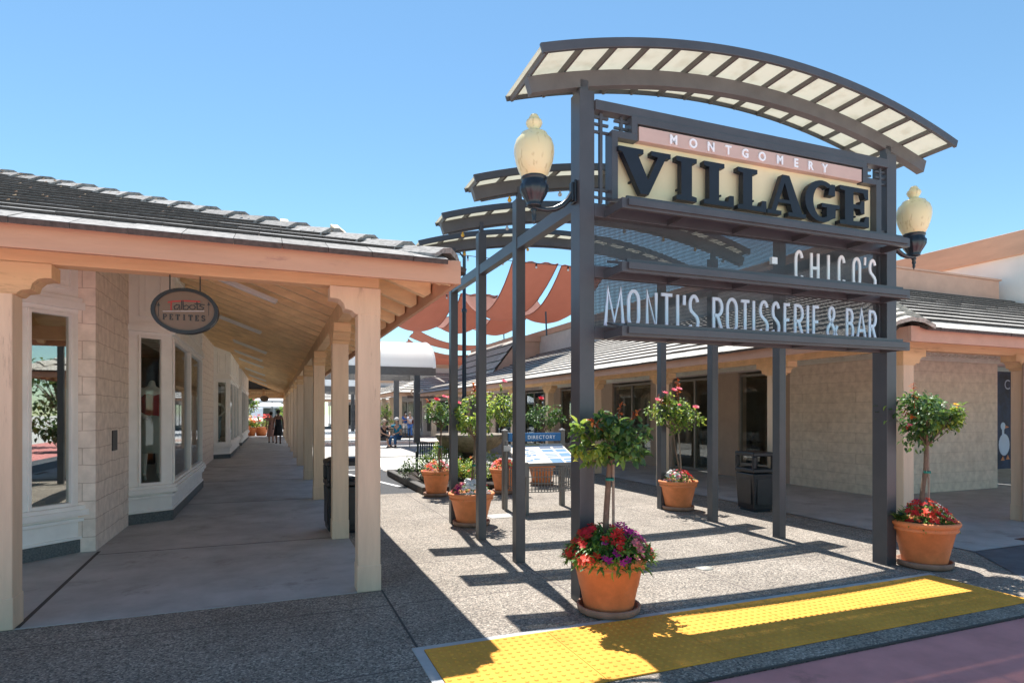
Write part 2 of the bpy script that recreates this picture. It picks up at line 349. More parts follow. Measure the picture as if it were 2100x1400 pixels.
stone_r = blockmat("tan_slump_block", (.80,.70,.57), (.76,.665,.535), (.66,.57,.45), 1.3, .205, .7)

# exposed aggregate with saw cut joints
def aggregate():
    m = bpy.data.materials.new("exposed_aggregate"); m.use_nodes = True; n, l, b = N(m); b.inputs["Roughness"].default_value = .9
    tc = n.new("ShaderNodeTexCoord"); vo = n.new("ShaderNodeTexVoronoi"); vo.inputs["Scale"].default_value = 85; vo.inputs["Randomness"].default_value = 1; l.new(tc.outputs["Object"], vo.inputs["Vector"])
    bw = n.new("ShaderNodeSeparateColor"); l.new(vo.outputs["Color"], bw.inputs[0])
    rp = n.new("ShaderNodeValToRGB"); e = rp.color_ramp.elements
    e[0].position = 0; e[0].color = (.09,.08,.07,1); e[1].position = 1; e[1].color = (.50,.455,.39,1)
    for p, c in ((.3,(.21,.185,.16)),(.55,(.265,.235,.20)),(.8,(.34,.285,.24))):
        q = e.new(p); q.color = (*c, 1)
    l.new(bw.outputs[0], rp.inputs[0])
    nz = n.new("ShaderNodeTexNoise"); nz.inputs["Scale"].default_value = 1.1; nz.inputs["Detail"].default_value = 8; nz.inputs["Roughness"].default_value = .7; l.new(tc.outputs["Object"], nz.inputs["Vector"])
    r2 = n.new("ShaderNodeValToRGB"); r2.color_ramp.elements[0].position = .3; r2.color_ramp.elements[1].position = .65; r2.color_ramp.elements[0].color = (.70,.68,.65,1); r2.color_ramp.elements[1].color = (1.08,1.07,1.05,1)
    l.new(nz.outputs[0], r2.inputs[0]); mx = n.new("ShaderNodeMix"); mx.data_type = 'RGBA'; mx.blend_type = 'MULTIPLY'; mx.inputs[0].default_value = 1
    l.new(rp.outputs[0], mx.inputs[6]); l.new(r2.outputs[0], mx.inputs[7])
    # joints
    sp = n.new("ShaderNodeSeparateXYZ"); l.new(tc.outputs["Object"], sp.inputs[0])
    def joint(sock, off, step, wd):
        a = n.new("ShaderNodeMath"); a.operation = 'SUBTRACT'; l.new(sock, a.inputs[0]); a.inputs[1].default_value = off
        p = n.new("ShaderNodeMath"); p.operation = 'PINGPONG'; l.new(a.outputs[0], p.inputs[0]); p.inputs[1].default_value = step/2
        c = n.new("ShaderNodeMath"); c.operation = 'LESS_THAN'; l.new(p.outputs[0], c.inputs[0]); c.inputs[1].default_value = wd; return c.outputs[0]
    j1 = joint(sp.outputs[0], .92, 1.55, .008); j2 = joint(sp.outputs[1], 5.05, 1.3, .008)
    mxx = n.new("ShaderNodeMath"); mxx.operation = 'MAXIMUM'; gt = n.new('ShaderNodeMath'); gt.operation = 'GREATER_THAN'; gt.inputs[1].default_value = 1.2; l.new(sp.outputs[0], gt.inputs[0]); jm = n.new('ShaderNodeMath'); jm.operation = 'MULTIPLY'; l.new(j1, jm.inputs[0]); l.new(gt.outputs[0], jm.inputs[1]); l.new(jm.outputs[0], mxx.inputs[0]); l.new(j2, mxx.inputs[1])
    m3 = n.new("ShaderNodeMix"); m3.data_type = 'RGBA'; m3.inputs[7].default_value = (.12,.10,.09,1); l.new(mxx.outputs[0], m3.inputs[0]); l.new(mx.outputs[2], m3.inputs[6])
    l.new(m3.outputs[2], b.inputs["Base Color"])
    bp = n.new("ShaderNodeBump"); bp.inputs["Strength"].default_value = .7; bp.inputs["Distance"].default_value = .006; l.new(vo.outputs["Distance"], bp.inputs["Height"]); bp.invert = True; l.new(bp.outputs[0], b.inputs["Normal"])
    return m
agg = aggregate()
# ================================================================== ground
def sheet(name, poly, z, m, label=None):
    o = MB().add([(x, y, z) for x, y in poly], [tuple(range(len(poly)))]).build(name, m); struct(o)
    if label: o["label"] = label
    return o
sheet("ground", [(-400,-400),(400,-400),(400,600),(-400,600)], -.030, mat("pale_bounce_ground", (.60,.58,.54), .9, .1, 2))  # kept pale so the unseen stretch behind the camera bounces fill onto the fronts
sheet("road", [(-60,-1.2),(60,-1.2),(60,2.93),(-60,2.93)], -.018, road_m)
MB().box(-30,2.945,-.2,6.9,12.0,0.0).build("pavement", agg); struct(bpy.data.objects["pavement"])
MB().box(2.9,12.0,-.2,8.4,17.0,-.001).build("plaza_pavement", agg); struct(bpy.data.objects["plaza_pavement"])
sheet("side_pavement", [(6.9,2.945),(7.54,4.49),(8.02,14.1),(8.1,17.0),(6.9,12.0)], -.003, agg)
sheet("dark_pavement", [(6.0,2.945),(30,2.945),(30,4.50),(7.54,4.49),(6.62,3.42)], .004, mat("dark_slate_paving", (.10,.11,.125), .8, .25, 3, .3, 100))
sheet("service_lane", [(.92,12.0),(2.9,12.0),(2.9,17.0),(3.4,22.4),(.92,22.4)], -.010, asph)
sheet("crossing_paving", [(.92,22.4),(9,22.4),(9,29.6),(.92,29.6)], -.009, conc_l)
sheet("plaza_band", [(.92,31.5),(12,31.5),(12,34.6),(.92,34.6)], -.009, pink_pave)
sheet("plaza_band", [(.92,36.0),(12,36.0),(12,38.0),(.92,38.0)], -.009, conc_l)
sheet("plaza_band", [(.92,39.0),(12,39.0),(12,43.0),(.92,43.0)], -.009, pink_pave)
sheet("far_paving", [(-12,45.3),(14,45.3),(14,75),(-12,75)], -.009, conc)
for x0, y0, x1, y1, wd in ((1.0,17.55,4.0,17.55,.12),(2.6,13.2,1.6,17.5,.10),(1.0,24.0,1.0,30.5,.08),(5.8,31.0,9.8,35.4,.12),(1.0,30.9,8.0,30.9,.10)):
    a = Vector((x0,y0,0)); b_ = Vector((x1,y1,0)); d = (b_-a).normalized(); nn = Vector((-d.y,d.x,0))*wd/2
    sheet("lane_marking", [tuple((p)[:2]) for p in (a-nn, b_-nn, b_+nn, a+nn)], -.0045, paint_w)
MB().box(-9,5.50,-.1,.915,45.2,.004).build("walkway_slab", conc); struct(bpy.data.objects["walkway_slab"])
jb = MB()
for y in (8.05, 11.9, 15.6, 19.8, 23.4, 27.1, 30.8, 34.5, 38.2): jb.box(-1.85, y-.006, .0045, .905, y+.006, .006)
jb.add([(-1.78,5.52,.0052),(-1.745,5.52,.0052),(-1.84,8.24,.0052),(-1.875,8.24,.0052)], [(0,1,2,3)])
struct(jb.build("slab_joint", simple("joint_filler", (.07,.065,.06), .9)))
sheet("walkway_right_slab", [(7.54,4.50),(30,4.50),(30,12),(12,45),(8.9,32),(8.02,14.1)], .005, conc)
sheet("joint_line", [(.913,2.95),(.930,2.95),(.930,5.49),(.913,5.49)], .004, MATS["joint_filler"])
MB().box(.90,2.93,-.012,8,2.945,-.002).build("kerb_gap", MATS["joint_filler"]); struct(bpy.data.objects["kerb_gap"])
# tactile strip
tp = thing("tactile_paving", (3.45,3.55,0), "yellow tactile paving strip with raised domes at the kerb in front of the grey gate", "tactile paving")
yb = MB(); xs = [.95,1.86,2.77,3.68,4.59,5.50,6.02]
for i in range(6): yb.box(xs[i]+.002, 3.12, .002, xs[i+1]-.002, 3.985, .012)
yb.build("paving_tile", yellow, tp, off=tp.location)
db = MB()
for i in range(84):
    for j in range(14):
        x = .98+i*.0603; y = 3.155+j*.0615
        n = 7; base = [(x+.016*math.cos(6.283*k/n), y+.016*math.sin(6.283*k/n), .012) for k in range(n)]; tp2 = [(x+.010*math.cos(6.283*k/n), y+.010*math.sin(6.283*k/n), .0175) for k in range(n)]
        db.add(base+tp2, [tuple(range(n, 2*n))]+[(k, (k+1)%n, (k+1)%n+n, k+n) for k in range(n)])
dm = db.build("raised_dome", yellow, tp, off=tp.location); dm["kind"] = "stuff"
MB().box(.88,3.987,.001,6.10,4.05,.007).box(.88,3.06,.001,.948,3.986,.007).build("kerb_border", yel_pave, tp, off=tp.location)
# small drain covers
for (x, y, r, lab) in ((4.15,5.05,.09,"round metal cover set in the paving behind the front flower pot"),):
    o = MB().lathe([(0.001,.006),(r,.006),(r,.001)], (x,y,0), 24).build("drain_cover", simple("cover_metal", (.42,.40,.35), .5)); tag(o, lab, "drain cover")
o = MB().box(3.1,8.6,.001,3.6,8.95,.006).build("access_hatch", conc_l); tag(o, "pale concrete access hatch in the paving by the directory board", "hatch")
o = MB().box(8.75,4.60,.006,9.5,4.74,.011).build("trench_drain", simple("rusty_iron", (.12,.06,.04), .8)); tag(o, "rusty narrow drain grate in the slab by the right walkway", "drain")

# ================================================================== roof tile builder
def tile_slope(mb, O, u, v, length, slope, clip, ex=.36, wdt=.33, th=.026, jit=.004, ch=.002):
    O = Vector(O); u = Vector(u).normalized(); v = Vector(v).normalized(); n = u.cross(v)
    if n.z < 0: n = -n
    k = 0; s = -.05
    while s < slope:
        ua, ub = clip(s + ex/2); ua = max(ua, 0); ub = min(ub, length)
        x = math.floor(ua/wdt)*wdt + (wdt/2 if k % 2 else 0) - wdt
        while x < ub:
            a = max(x+.002, ua); b = min(x+wdt-.002, ub)
            if b-a > .03:
                j = random.uniform(-jit, jit); jz = random.uniform(0, jit); s0 = s + j; s1 = s + ex + .06
                hb_ = th; c_ = ch
                zz = [(s0, .012), (s0, .022+hb_-c_+jz), (s0+c_, .022+hb_+jz), (s1, .020), (s1, .004)]
                if k == 0: zz = [(s0-.05, -.022), (s0-.05, .016+jz), (s0-.05+c_, .018+jz), (s1, .022+jz), (s1, .004)]
                vs = [O + u*p + v*q + n*h for p in (a, b) for q, h in zz]
                mb.add(vs, [(0,1,2,3,4),(9,8,7,6,5),(0,5,6,1),(1,6,7,2),(2,7,8,3),(3,8,9,4),(4,9,5,0)])
            x += wdt
        s += ex; k += 1
def hip_caps(mb, p0, p1, n, wdt=.20, drop=.07, th=.03):
    p0 = Vector(p0); p1 = Vector(p1); d = (p1-p0)/n; dn = d.normalized(); sd_ = dn.cross(Vector((0,0,1))).normalized(); up = sd_.cross(dn)
    for i in range(n):
        a = p0 + d*i + up*(.055+random.uniform(0,.006)); b = p0 + d*(i+1.18) + up*.015
        prof = [(-wdt, -drop), (-wdt*.55, -drop*.3), (0, 0), (wdt*.55, -drop*.3), (wdt, -drop)]
        vs = []
        for p in (a, b):
            for x, z in prof: vs.append(p + sd_*x + up*z)
            for x, z in prof: vs.append(p + sd_*x + up*(z-th))
        fs = []
        for k in range(4):
            fs += [(k, k+1, k+11, k+10), (k+5, k+15, k+16, k+6), (k, k+5, k+6, k+1), (k+10, k+11, k+16, k+15)]
        fs += [(0,10,15,5),(4,9,19,14)]
        mb.add(vs, fs)

def post(mb, x0, y0, x1, y1, z1, base=True):
    mb.box(x0, y0, .004, x1, y1, z1)
    if base: mb.box(x0-.006, y0-.006, .003, x1+.006, y1+.006, .24)
def corbel(mb, x0, x1, y0, y1, axis, z0=2.48, z1=2.72, left=True, right=True, ext=.24):
    # block that widens to both sides of the post along 'axis' with a quarter-round cut
    lo, hi = (x0, x1) if axis == 'x' else (y0, y1)
    h = z1-z0; c = []
    c += [(lo - (ext if left else 0), z1), (hi + (ext if right else 0), z1)]
    if right: c += [(hi+ext, z0+h*.55)] + [(hi+ext-.04-.09*math.sin(R(a)), z0+h*.55-.0-.09*(1-math.cos(R(a)))) for a in (0,30,60,90)] + [(hi+.05, z0+.03), (hi+.02, z0)]
    else: c += [(hi, z0)]
    if left: c += [(lo-.02, z0), (lo-.05, z0+.03)] + [(lo-ext+.04+.09*math.sin(R(a)), z0+h*.55-.09*(1-math.cos(R(a)))) for a in (90,60,30,0)] + [(lo-ext, z0+h*.55)]
    else: c += [(lo, z0)]
    if axis == 'x': mb.prism(c, lambda a, b, d: (a, d, b), y0-.004, y1+.004)
    else: mb.prism(c, lambda a, b, d: (d, a, b), x0-.004, x1+.004)

# ================================================================== left building
LB = thing("store_building", (-1.9,5.5,0), "low store with grey tiled hip roof, terracotta fascia and tan posts along a covered walkway", "building")
off = LB.location
def lb(mb, name, m, bevel=0): return mb.build(name, m, LB, bevel, off)
PT = .375; CV = (1+PT*PT)**.5
EX, EY, ZE = 1.44, 4.94, 2.88
FX = -9.5
# decks, planks, rafters
pk = MB()
t = 0
while t < 3.45:                                     # side slope planks along Y
    za = ZE - .012 + PT*t; zb = ZE - .012 + PT*(t+.178)
    y0 = EY + t
    pk.add([(EX-t,y0,za-.02),(EX-t-.178,y0+.178,zb-.02),(EX-t-.178,46,zb-.02),(EX-t,46,za-.02),
            (EX-t,y0,za),(EX-t-.178,y0+.178,zb),(EX-t-.178,46,zb),(EX-t,46,za)], [(0,1,2,3),(7,6,5,4),(0,4,5,1),(1,5,6,2),(2,6,7,3),(3,7,4,0)])
    pk.add([(FX,EY+t,za-.02),(EX-t,EY+t,za-.02),(EX-t-.178,EY+t+.178,zb-.02),(FX,EY+t+.178,zb-.02),
            (FX,EY+t,za),(EX-t,EY+t,za),(EX-t-.178,EY+t+.178,zb),(FX,EY+t+.178,zb)], [(0,1,2,3),(7,6,5,4),(0,4,5,1),(1,5,6,2),(2,6,7,3),(3,7,4,0)])
    t += .19
lb(pk, "soffit_board", deck_m)
rb = MB()
T = 7.2
rb.add([(EX,EY,ZE),(EX-T,EY+T,ZE+PT*T),(EX-T,46-T,ZE+PT*T),(EX,46,ZE)], [(0,1,2,3)])
rb.add([(FX,EY,ZE),(EX,EY,ZE),(EX-T,EY+T,ZE+PT*T),(FX,EY+T,ZE+PT*T)], [(0,1,2,3)])
rb.add([(EX,46,ZE),(EX-T,46-T,ZE+PT*T),(EX-T-6,46-T,ZE+PT*T),(EX-T-6,46,ZE)], [(0,1,2,3)])
lb(rb, "roof_deck", simple("roof_felt", (.03,.03,.032), .9))
rf = MB(); y = 5.12
while y < 45.5:
    xe = max(-1.98, EX-.06-(y-EY)+.02)
    def rz(x): return ZE-.034+PT*(EX-x)
    if EX-.06-xe > .12:
        x1 = EX-.02
        vs = []
        for yy in (y-.045, y+.045):
            vs += [(x1,yy,rz(x1)-.10),(x1-.05,yy,rz(x1)-.15+.02),(xe,yy,rz(xe)-.15),(xe,yy,rz(xe)),(x1,yy,rz(x1))]
        rf.add(vs, [(0,1,2,3,4),(9,8,7,6,5),(0,5,6,1),(1,6,7,2),(2,7,8,3),(3,8,9,4),(4,9,5,0)])
    y += .61
x = .75
while x > FX:
    rf.beam((x,EY+.02,ZE-.11),(x,8.2,ZE-.11+PT*3.26),.09,.15); x -= .61
rf.beam((EX-.03,EY+.03,ZE-.10),(EX-3.3,EY+3.3,ZE-.10+PT*3.3),.10,.18)
lb(rf, "rafter", rafter_m)
fb = MB().box(FX,EY-.045,2.69,EX+.045,EY,2.885)
lb(fb, "front_fascia", fascia_m, .004)
MB.build(MB().box(EX,EY+.002,2.692,EX+.043,46,2.883), "side_fascia", fascia_m, LB, .004, off)
bb = MB().box(FX,5.50,2.722,.90,5.66,2.93); lb(bb, "front_beam", beam_m, .006)
bb = MB().box(.74,5.70,2.724,.88,45,2.93); lb(bb, "side_beam", beam_m, .006)
tb = MB()
us = math.hypot(1,1)
tile_slope(tb, (FX,EY-.05,ZE), (1,0,0), (0,1,PT), EX-FX, 7.0, lambda s: (0, EX-FX - s/CV), ex=.30, th=.024, jit=.004)
tile_faces(lb(tb, "front_roof_tiles", tile_l), tile_edge_shade)
tb = MB()
tile_slope(tb, (EX+.05,EY,ZE), (0,1,0), (-1,0,PT), 41.0, 7.0, lambda s: (s/CV, 41.0 - s/CV), wdt=.66)
tile_faces(lb(tb, "side_roof_tiles", tile_l), tile_edge_shade)
hb = MB(); hip_caps(hb, (EX-.03,EY+.03,ZE+.07), (EX-7,EY+7,ZE+.05+PT*7), 25, wdt=.22, drop=.10, th=.045); lb(hb, "hip_cap_tiles", tile_l)
# leaf litter on roof
lt = MB()
for i in range(160):
    tt = random.uniform(.1,5.2); x = random.uniform(-5,EX-tt-.1) if i % 3 else EX-tt-random.uniform(.15,.35); y = EY-.05+tt; z = ZE+.075+PT*tt; q = random.uniform(.012,.03)
    lt.add([(x,y,z),(x+q,y-.3*q,z+.01),(x+q*.7,y+q,z+.012),(x-.2*q,y+q*.6,z+.004)], [(0,1,2,3)])
o = lb(lt, "leaf_litter", leafmat("dry_leaf", [(0,(.20,.10,.04)),(1,(.42,.33,.2))], .2)); o["kind"] = "stuff"
# posts
PY = [5.49, 7.93, 11.67, 15.27, 19.52, 23.09, 26.83, 30.5, 34.2, 37.9, 41.6, 44.6]
for i, y in enumerate(PY):
    pb = MB(); post(pb, .71, y, .91, y+.20, 2.49)
    po = lb(pb, "post", post_m, .008)
    cb = MB()
    if i == 0: corbel(cb, .71, .91, y, y+.2, 'x', right=False); corbel(cb, .715, .905, y+.006, y+.194, 'y', left=False, z0=2.49)
    else: corbel(cb, .71, .91, y, y+.2, 'y')
    c_ = cb.build("corbel", beam_m if i else post_m, po, .004, off)
    c_.matrix_parent_inverse = Matrix.Identity(4)
for x in (-1.98, -4.6):
    pb = MB(); post(pb, x, 5.49, x+.20, 5.69, 2.49); po = lb(pb, "post", post_m, .008)
    cb = MB(); corbel(cb, x, x+.2, 5.49, 5.69, 'x'); c_ = cb.build("corbel", beam_m, po, .004); c_.matrix_parent_inverse = Matrix.Identity(4)
# walls
WX = -1.90
wb = MB().box(WX-.25,8.27,0,WX,10.02,3.98).box(WX-.25,14.78,0,WX,23.38,3.98).box(WX-.25,30.3,0,WX,32.05,3.98).box(WX-.25,41.8,0,WX,45,3.98)
wb.box(-12,8.30,0,-6.2,8.55,3.98).box(-6.2,8.32,2.9,-2.15,8.56,3.96)
for a, b in ((10.02,14.78),(23.38,30.3),(32.05,41.8)): wb.box(WX-.25, a+.001, 2.85, WX-.002, b-.001, 3.97)
lb(wb, "block_wall", stone_l)
ib = MB().box(-4.3,8.8,0,-4.2,45,3.9).box(-12,10.8,0,-2.2,10.9,3.9).box(-12,45,0,-2,45.2,3.9).box(-12,8.6,2.88,-2.2,45,2.9).box(-4.2,8.6,.004,-2.2,45,.02)
for y in (16,22.5,31.2): ib.box(-4.2,y,0,-2.2,y+.1,2.9)
lb(ib, "shop_interior_wall", interior)
def bayseg(root, a, b, panes, k, m0=.12, top=3.95, glassm=glass):
    a = Vector((*a,0)); b = Vector((*b,0)); L = (b-a).length; e = (b-a).normalized(); nr = Vector((e.y,-e.x,0)); dz = k*.0012
    def bx(mb, s0, s1, o0, o1, z0, z1):
        vs = [a + e*s + nr*o + Vector((0,0,z)) for z in (z0+dz, z1+dz) for s, o in ((s0,o0),(s1,o0),(s1,o1),(s0,o1))]
        mb.add(vs, [(0,1,2,3),(7,6,5,4),(0,4,5,1),(1,5,6,2),(2,6,7,3),(3,7,4,0)])
    g = MB(); bx(g, -.02,L+.02,-.1,.015,.004,.15); o1 = g.build("granite_plinth", granite, root, .003)
    f = MB(); bx(f,0,L,-.1,.0,.15,.43); bx(f,-.012,L+.012,-.1,.025,.155,.19); bx(f,-.02,L+.02,-.1,.04,.36,.40); bx(f,-.03,L+.03,-.12,.075,.43,.50); bx(f,-.015,L+.015,-.12,.05,.50,.545)
    f.build("sill_moulding", trim_m, root, .006)
    f = MB(); zt = 2.73
    xs = [m0 + (L-2*m0)*i/panes for i in range(panes+1)]
    bx(f,0,m0,-.1,.0,.545,zt); bx(f,L-m0,L,-.1,.0,.545,zt)
    for x in xs[1:-1]: bx(f,x-.035,x+.035,-.08,.0,.545,zt)
    for i in range(panes):
        l_, r_ = xs[i]+(.035 if i else 0), xs[i+1]-(.035 if i < panes-1 else 0)
        bx(f,l_,l_+.035,-.05,.022,.546,zt-.001); bx(f,r_-.035,r_,-.05,.022,.546,zt-.001)
        bx(f,l_+.035,r_-.035,-.05,.020,.547,.585); bx(f,l_+.035,r_-.035,-.05,.020,zt-.04,zt-.002)
        gp = MB(); bx(gp,l_+.02,r_-.02,-.034,-.028,.57,zt-.02); gp.build("window_pane", glassm, root, 0)
    bx(f,0,L,-.1,.002,zt,zt+.11); bx(f,-.03,L+.03,-.1,.05,zt+.05,zt+.14); bx(f,-.01,L+.01,-.1,.03,zt+.14,zt+.19)
    f.build("window_frame", trim_m, root, .004)
    f = MB(); bx(f,0,L,-.1,.0,zt+.19,top)
    for i in range(panes):
        l_, r_ = xs[i]+.01, xs[i+1]-.01
        for (p,q,z0,z1) in ((l_,l_+.035,zt+.27,top-.22),(r_-.035,r_,zt+.27,top-.22),(l_,r_,zt+.27,zt+.305),(l_,r_,top-.25,top-.2)): bx(f,p,q,0,.018+(.001 if q-p<.05 else 0),z0,z1)
        bx(f,l_+.08,r_-.08,0,.010,zt+.35,top-.3)
    f.build("upper_panel", trim_m, root, .003)
def bay(segs, panes, lab=None, gm=glass):
    r = bpy.data.objects.new("bay_window", None); COL.objects.link(r); r.parent = LB; r.matrix_parent_inverse = Matrix.Translation(-Vector(off))
    for k, (a, b) in enumerate(segs):
        bayseg(r, a, b, panes[k], k, glassm=gm[k] if isinstance(gm,(list,tuple)) else gm)
    return r
# bays hang from the building itself: root of each bay sits at the building base
r1 = bay([((-6.2,7.82),(-2.52,7.82)), ((-2.52,7.82),(-2.02,8.32))], (3,1), gm=glass_refl)
r2 = bay([((-1.9,10.0),(-1.40,10.3)), ((-1.40,10.3),(-1.40,14.5)), ((-1.40,14.5),(-1.9,14.8))], (1,2,1))
r3 = bay([((-1.9,23.38),(-1.40,23.68)), ((-1.40,23.68),(-1.40,30.0)), ((-1.40,30.0),(-1.9,30.3))], (1,3,1))
r4 = bay([((-1.9,32.05),(-1.40,32.35)), ((-1.40,32.35),(-1.40,41.5)), ((-1.40,41.5),(-1.9,41.8))], (1,4,1))
pf = MB().box(-2.6,10.35,.02,-1.52,14.45,.54).box(-2.6,23.7,.02,-1.52,29.9,.54).box(-2.6,32.4,.02,-1.52,41.4,.54).box(-6.1,7.92,.02,-2.56,8.9,.54)
lb(pf, "display_platform", simple("pale_display", (.5,.46,.40), .7))
o = lb(MB().box(WX+.001,9.02,1.12,WX+.015,9.26,1.38), "wall_plaque", simple("dark_plaque", (.05,.05,.055), .5), .003)
cu_ = MB()
for i in range(40):                                  # folded curtain behind the corner window
    x = -6.0+i*.085; cu_.add([(x,8.45+.03*(i%2),.55),(x+.085,8.45+.03*((i+1)%2),.55),(x+.085,8.45+.03*((i+1)%2),2.7),(x,8.45+.03*(i%2),2.7)], [(0,1,2,3)])
lb(cu_, "shop_curtain", simple("olive_curtain", (.30,.27,.12), .9))
# plain far end and gable beam across the walkway
lb(MB().box(-1.9,44.86,2.62,.75,45.02,2.86), "end_beam", beam_m)
lb(MB().add([(-1.9,45.03,2.87),(.9,45.03,2.87),(.9,45.03,3.05),(-1.9,45.03,4.1)], [(0,1,2,3)]), "gable_boarding", deck_m)
lb(MB().box(-.62,44.9,2.86,-.48,45.0,3.6).box(-1.9,44.90,3.10,.7,44.98,3.14), "end_gable_post", beam_m)
# ceiling strip lights
sl = None
for i, (y, xc) in enumerate(((9.0,-.35),(13.4,-.62),(17.6,-.55),(21.0,-.7),(24.0,-.7),(29.0,-.7),(34.0,-.7),(39.0,-.7))):
    if sl is None:
        z = 0
        sl = thing("strip_light", (xc,y,ZE-.235+PT*(EX-xc)), None, "ceiling light", group="strip lights under the left walkway roof")
        MB().beam((-.42,0,PT*.42),(.42,0,-PT*.42),.11,.035).build("housing", simple("white_enamel", (.8,.8,.78), .4), sl, .004)
        MB().beam((-.40,0,PT*.40-.035),(.40,0,-PT*.40-.035),.075,.03).build("diffuser", simple("frosted_diffuser", (.78,.80,.80), .3), sl, .008)
        cur = sl
    else:
        cur = copy_tree(sl); cur.location = (xc,y,ZE-.235+PT*(EX-xc))
    cur["label"] = ("unlit white strip light nearest the oval hanging sign, fixed under the soffit rafters", "unlit white strip light on the soffit, second from the front under the left walkway roof", "unlit white strip light on the soffit, third from the front under the left walkway roof", "unlit white strip light on the soffit, fourth from the front under the left walkway roof", "unlit white strip light on the soffit, fifth from the front of the walkway", "small strip light far along the walkway soffit, third from its far end", "small strip light far along the walkway soffit, second from its far end", "small strip light at the far end of the walkway soffit")[i]

# hanging oval signs
def oval_sign(cx, cy, cz, hx, ang, label, full=True, col=(.15,.105,.07)):
    t = thing("hanging_sign", (cx,cy,cz), label, "hanging sign", rz=ang)
    a, b, hx2 = .245, .185, .10
    ring = MB(); n = 40
    out = [(a*math.cos(6.2832*i/n), b*math.sin(6.2832*i/n)) for i in range(n)]; inn = [(.88*x, .86*z) for x, z in out]
    vs = [(x, y, z) for y in (-.045,.045) for L_ in (out, inn) for x, z in L_]
    fs = []
    for i in range(n):
        j = (i+1) % n
        fs += [(i,j,n+j,n+i),(2*n+i,3*n+i,3*n+j,2*n+j),(i,2*n+i,2*n+j,j),(n+i,n+j,3*n+j,3*n+i)]
    ring.add(vs, fs); ring.build("rim", simple("satin_black_rim", (.008,.008,.010), .45), t)
    fc = MB(); fc.prism(inn, lambda x,z,d: (x*1.02,d,z*1.02), -.03, .03); fc.build("sign_face", simple("brown_sign_face", col, .6), t)
    rd = MB(); rd.tube([(-.115,0,.16),(-.115,0,.31)], .005, 6).tube([(.105,0,.16),(.105,0,.31)], .005, 6); rd.build("hanger_rod", iron, t)
    return t
sg = oval_sign(-.655,5.56,2.43,0,R(-2),"large oval brown sign with a black rim hanging under the left store's front beam")
yf = -.031
q = MB(); ribbon(q, [(-.125,.062),(-.09,.072),(.0,.082),(.11,.082)], .011, 0,0,1,1, yf-.002, yf); ribbon(q, [(-.098,.075),(-.102,.03),(-.10,.0)], .009, 0,0,1,1, yf-.0024, yf-.0004); q.build("red_initial_lettering", simple("red_lettering", (.35,.02,.015), .5), sg)
blk = simple("black_lettering", (.01,.01,.01), .5)
q = MB(); W_ = .0065
def cur(px_, pz_, pts, k): ribbon(q, pts, W_, px_, pz_, .05, .05, yf-.002-k*.0002, yf)
cur(-.085,.006,[(.9,.75),(.5,.85),(.1,.5),(.2,.1),(.6,.1),(.9,.75),(.95,.0)],0)                     # a
cur(-.040,.008,[(.3,1.5),(.3,.05)],1)                                                                # l
cur(-.020,.010,[(.1,1.5),(.15,.05),(.7,.05),(.95,.5),(.6,.75),(.2,.5)],2)                            # b
cur(.028,.012,arcp(.5,.42,.42,.36,90,440,10),3)                                                     # o
cur(.068,.014,[(.35,1.35),(.4,.1),(.75,.1)],4); cur(.068,.014,[(0,.95),(.9,1.0)],5)                  # t
cur(.098,.016,[(.9,.85),(.4,.85),(.15,.6),(.75,.35),(.6,.05),(.05,.05)],6)                           # s
q.build("brand_lettering", blk, sg)
q = MB(); zc, hh = -.075, .042
def gl(x, L, k):
    for kk, s_ in enumerate(L): ribbon(q, s_[1:], s_[0], x, zc, .026, hh, yf-.002-(k*8+kk)*.0001, yf)
th_, tn_ = .0085, .004
PE = {'P':[(th_,(.25,0),(.25,1)),(tn_,(0,1),(.7,1)),(th_*.8,(.7,1),(.95,.85),(.95,.62),(.7,.48)),(tn_,(.7,.48),(.25,.48)),(tn_,(0,0),(.55,0))],
      'E':[(th_,(.25,0),(.25,1)),(tn_,(0,1),(.95,1),(.95,.75)),(tn_,(.25,.5),(.75,.5)),(tn_,(0,0),(.95,0),(.95,.25))],
      'T':[(th_,(.5,0),(.5,1)),(tn_,(.0,.72),(.0,1),(1,1),(1,.72)),(tn_,(.25,0),(.75,0))],
      'I':[(th_,(.5,0),(.5,1)),(tn_,(.2,1),(.8,1)),(tn_,(.2,0),(.8,0))],
      'S':[(th_*.8,(.9,.8),(.7,1),(.3,1),(.1,.8),(.2,.58),(.8,.42),(.92,.2),(.7,0),(.3,0),(.1,.2))]}
for i, ch in enumerate("PETITES"): gl(-.160+i*.0465, PE[ch], i)
q.build("lettering", blk, sg)
q = MB(); ribbon(q, [(-.16,-.012),(.14,.006)], .003, 0,0,1,1, yf-.002, yf); q.build("white_rule", paint_w, sg)
q = MB()
for x_, z_ in ((-.19,.03),(.172,.055)):
    ribbon(q, [(x_,z_-.085),(x_,z_)], .003, 0,0,1,1, yf-.002, yf); q.prism([(x_-.010,z_),(x_+.010,z_),(x_,z_+.03)], lambda a,b,d: (a,d,b), yf-.003, yf)
q.build("arrow_mark", blk, sg)
oval_sign(-.45,40.5,2.50,0,0,"small oval sign hanging near the far end of the left walkway",col=(.36,.20,.10))
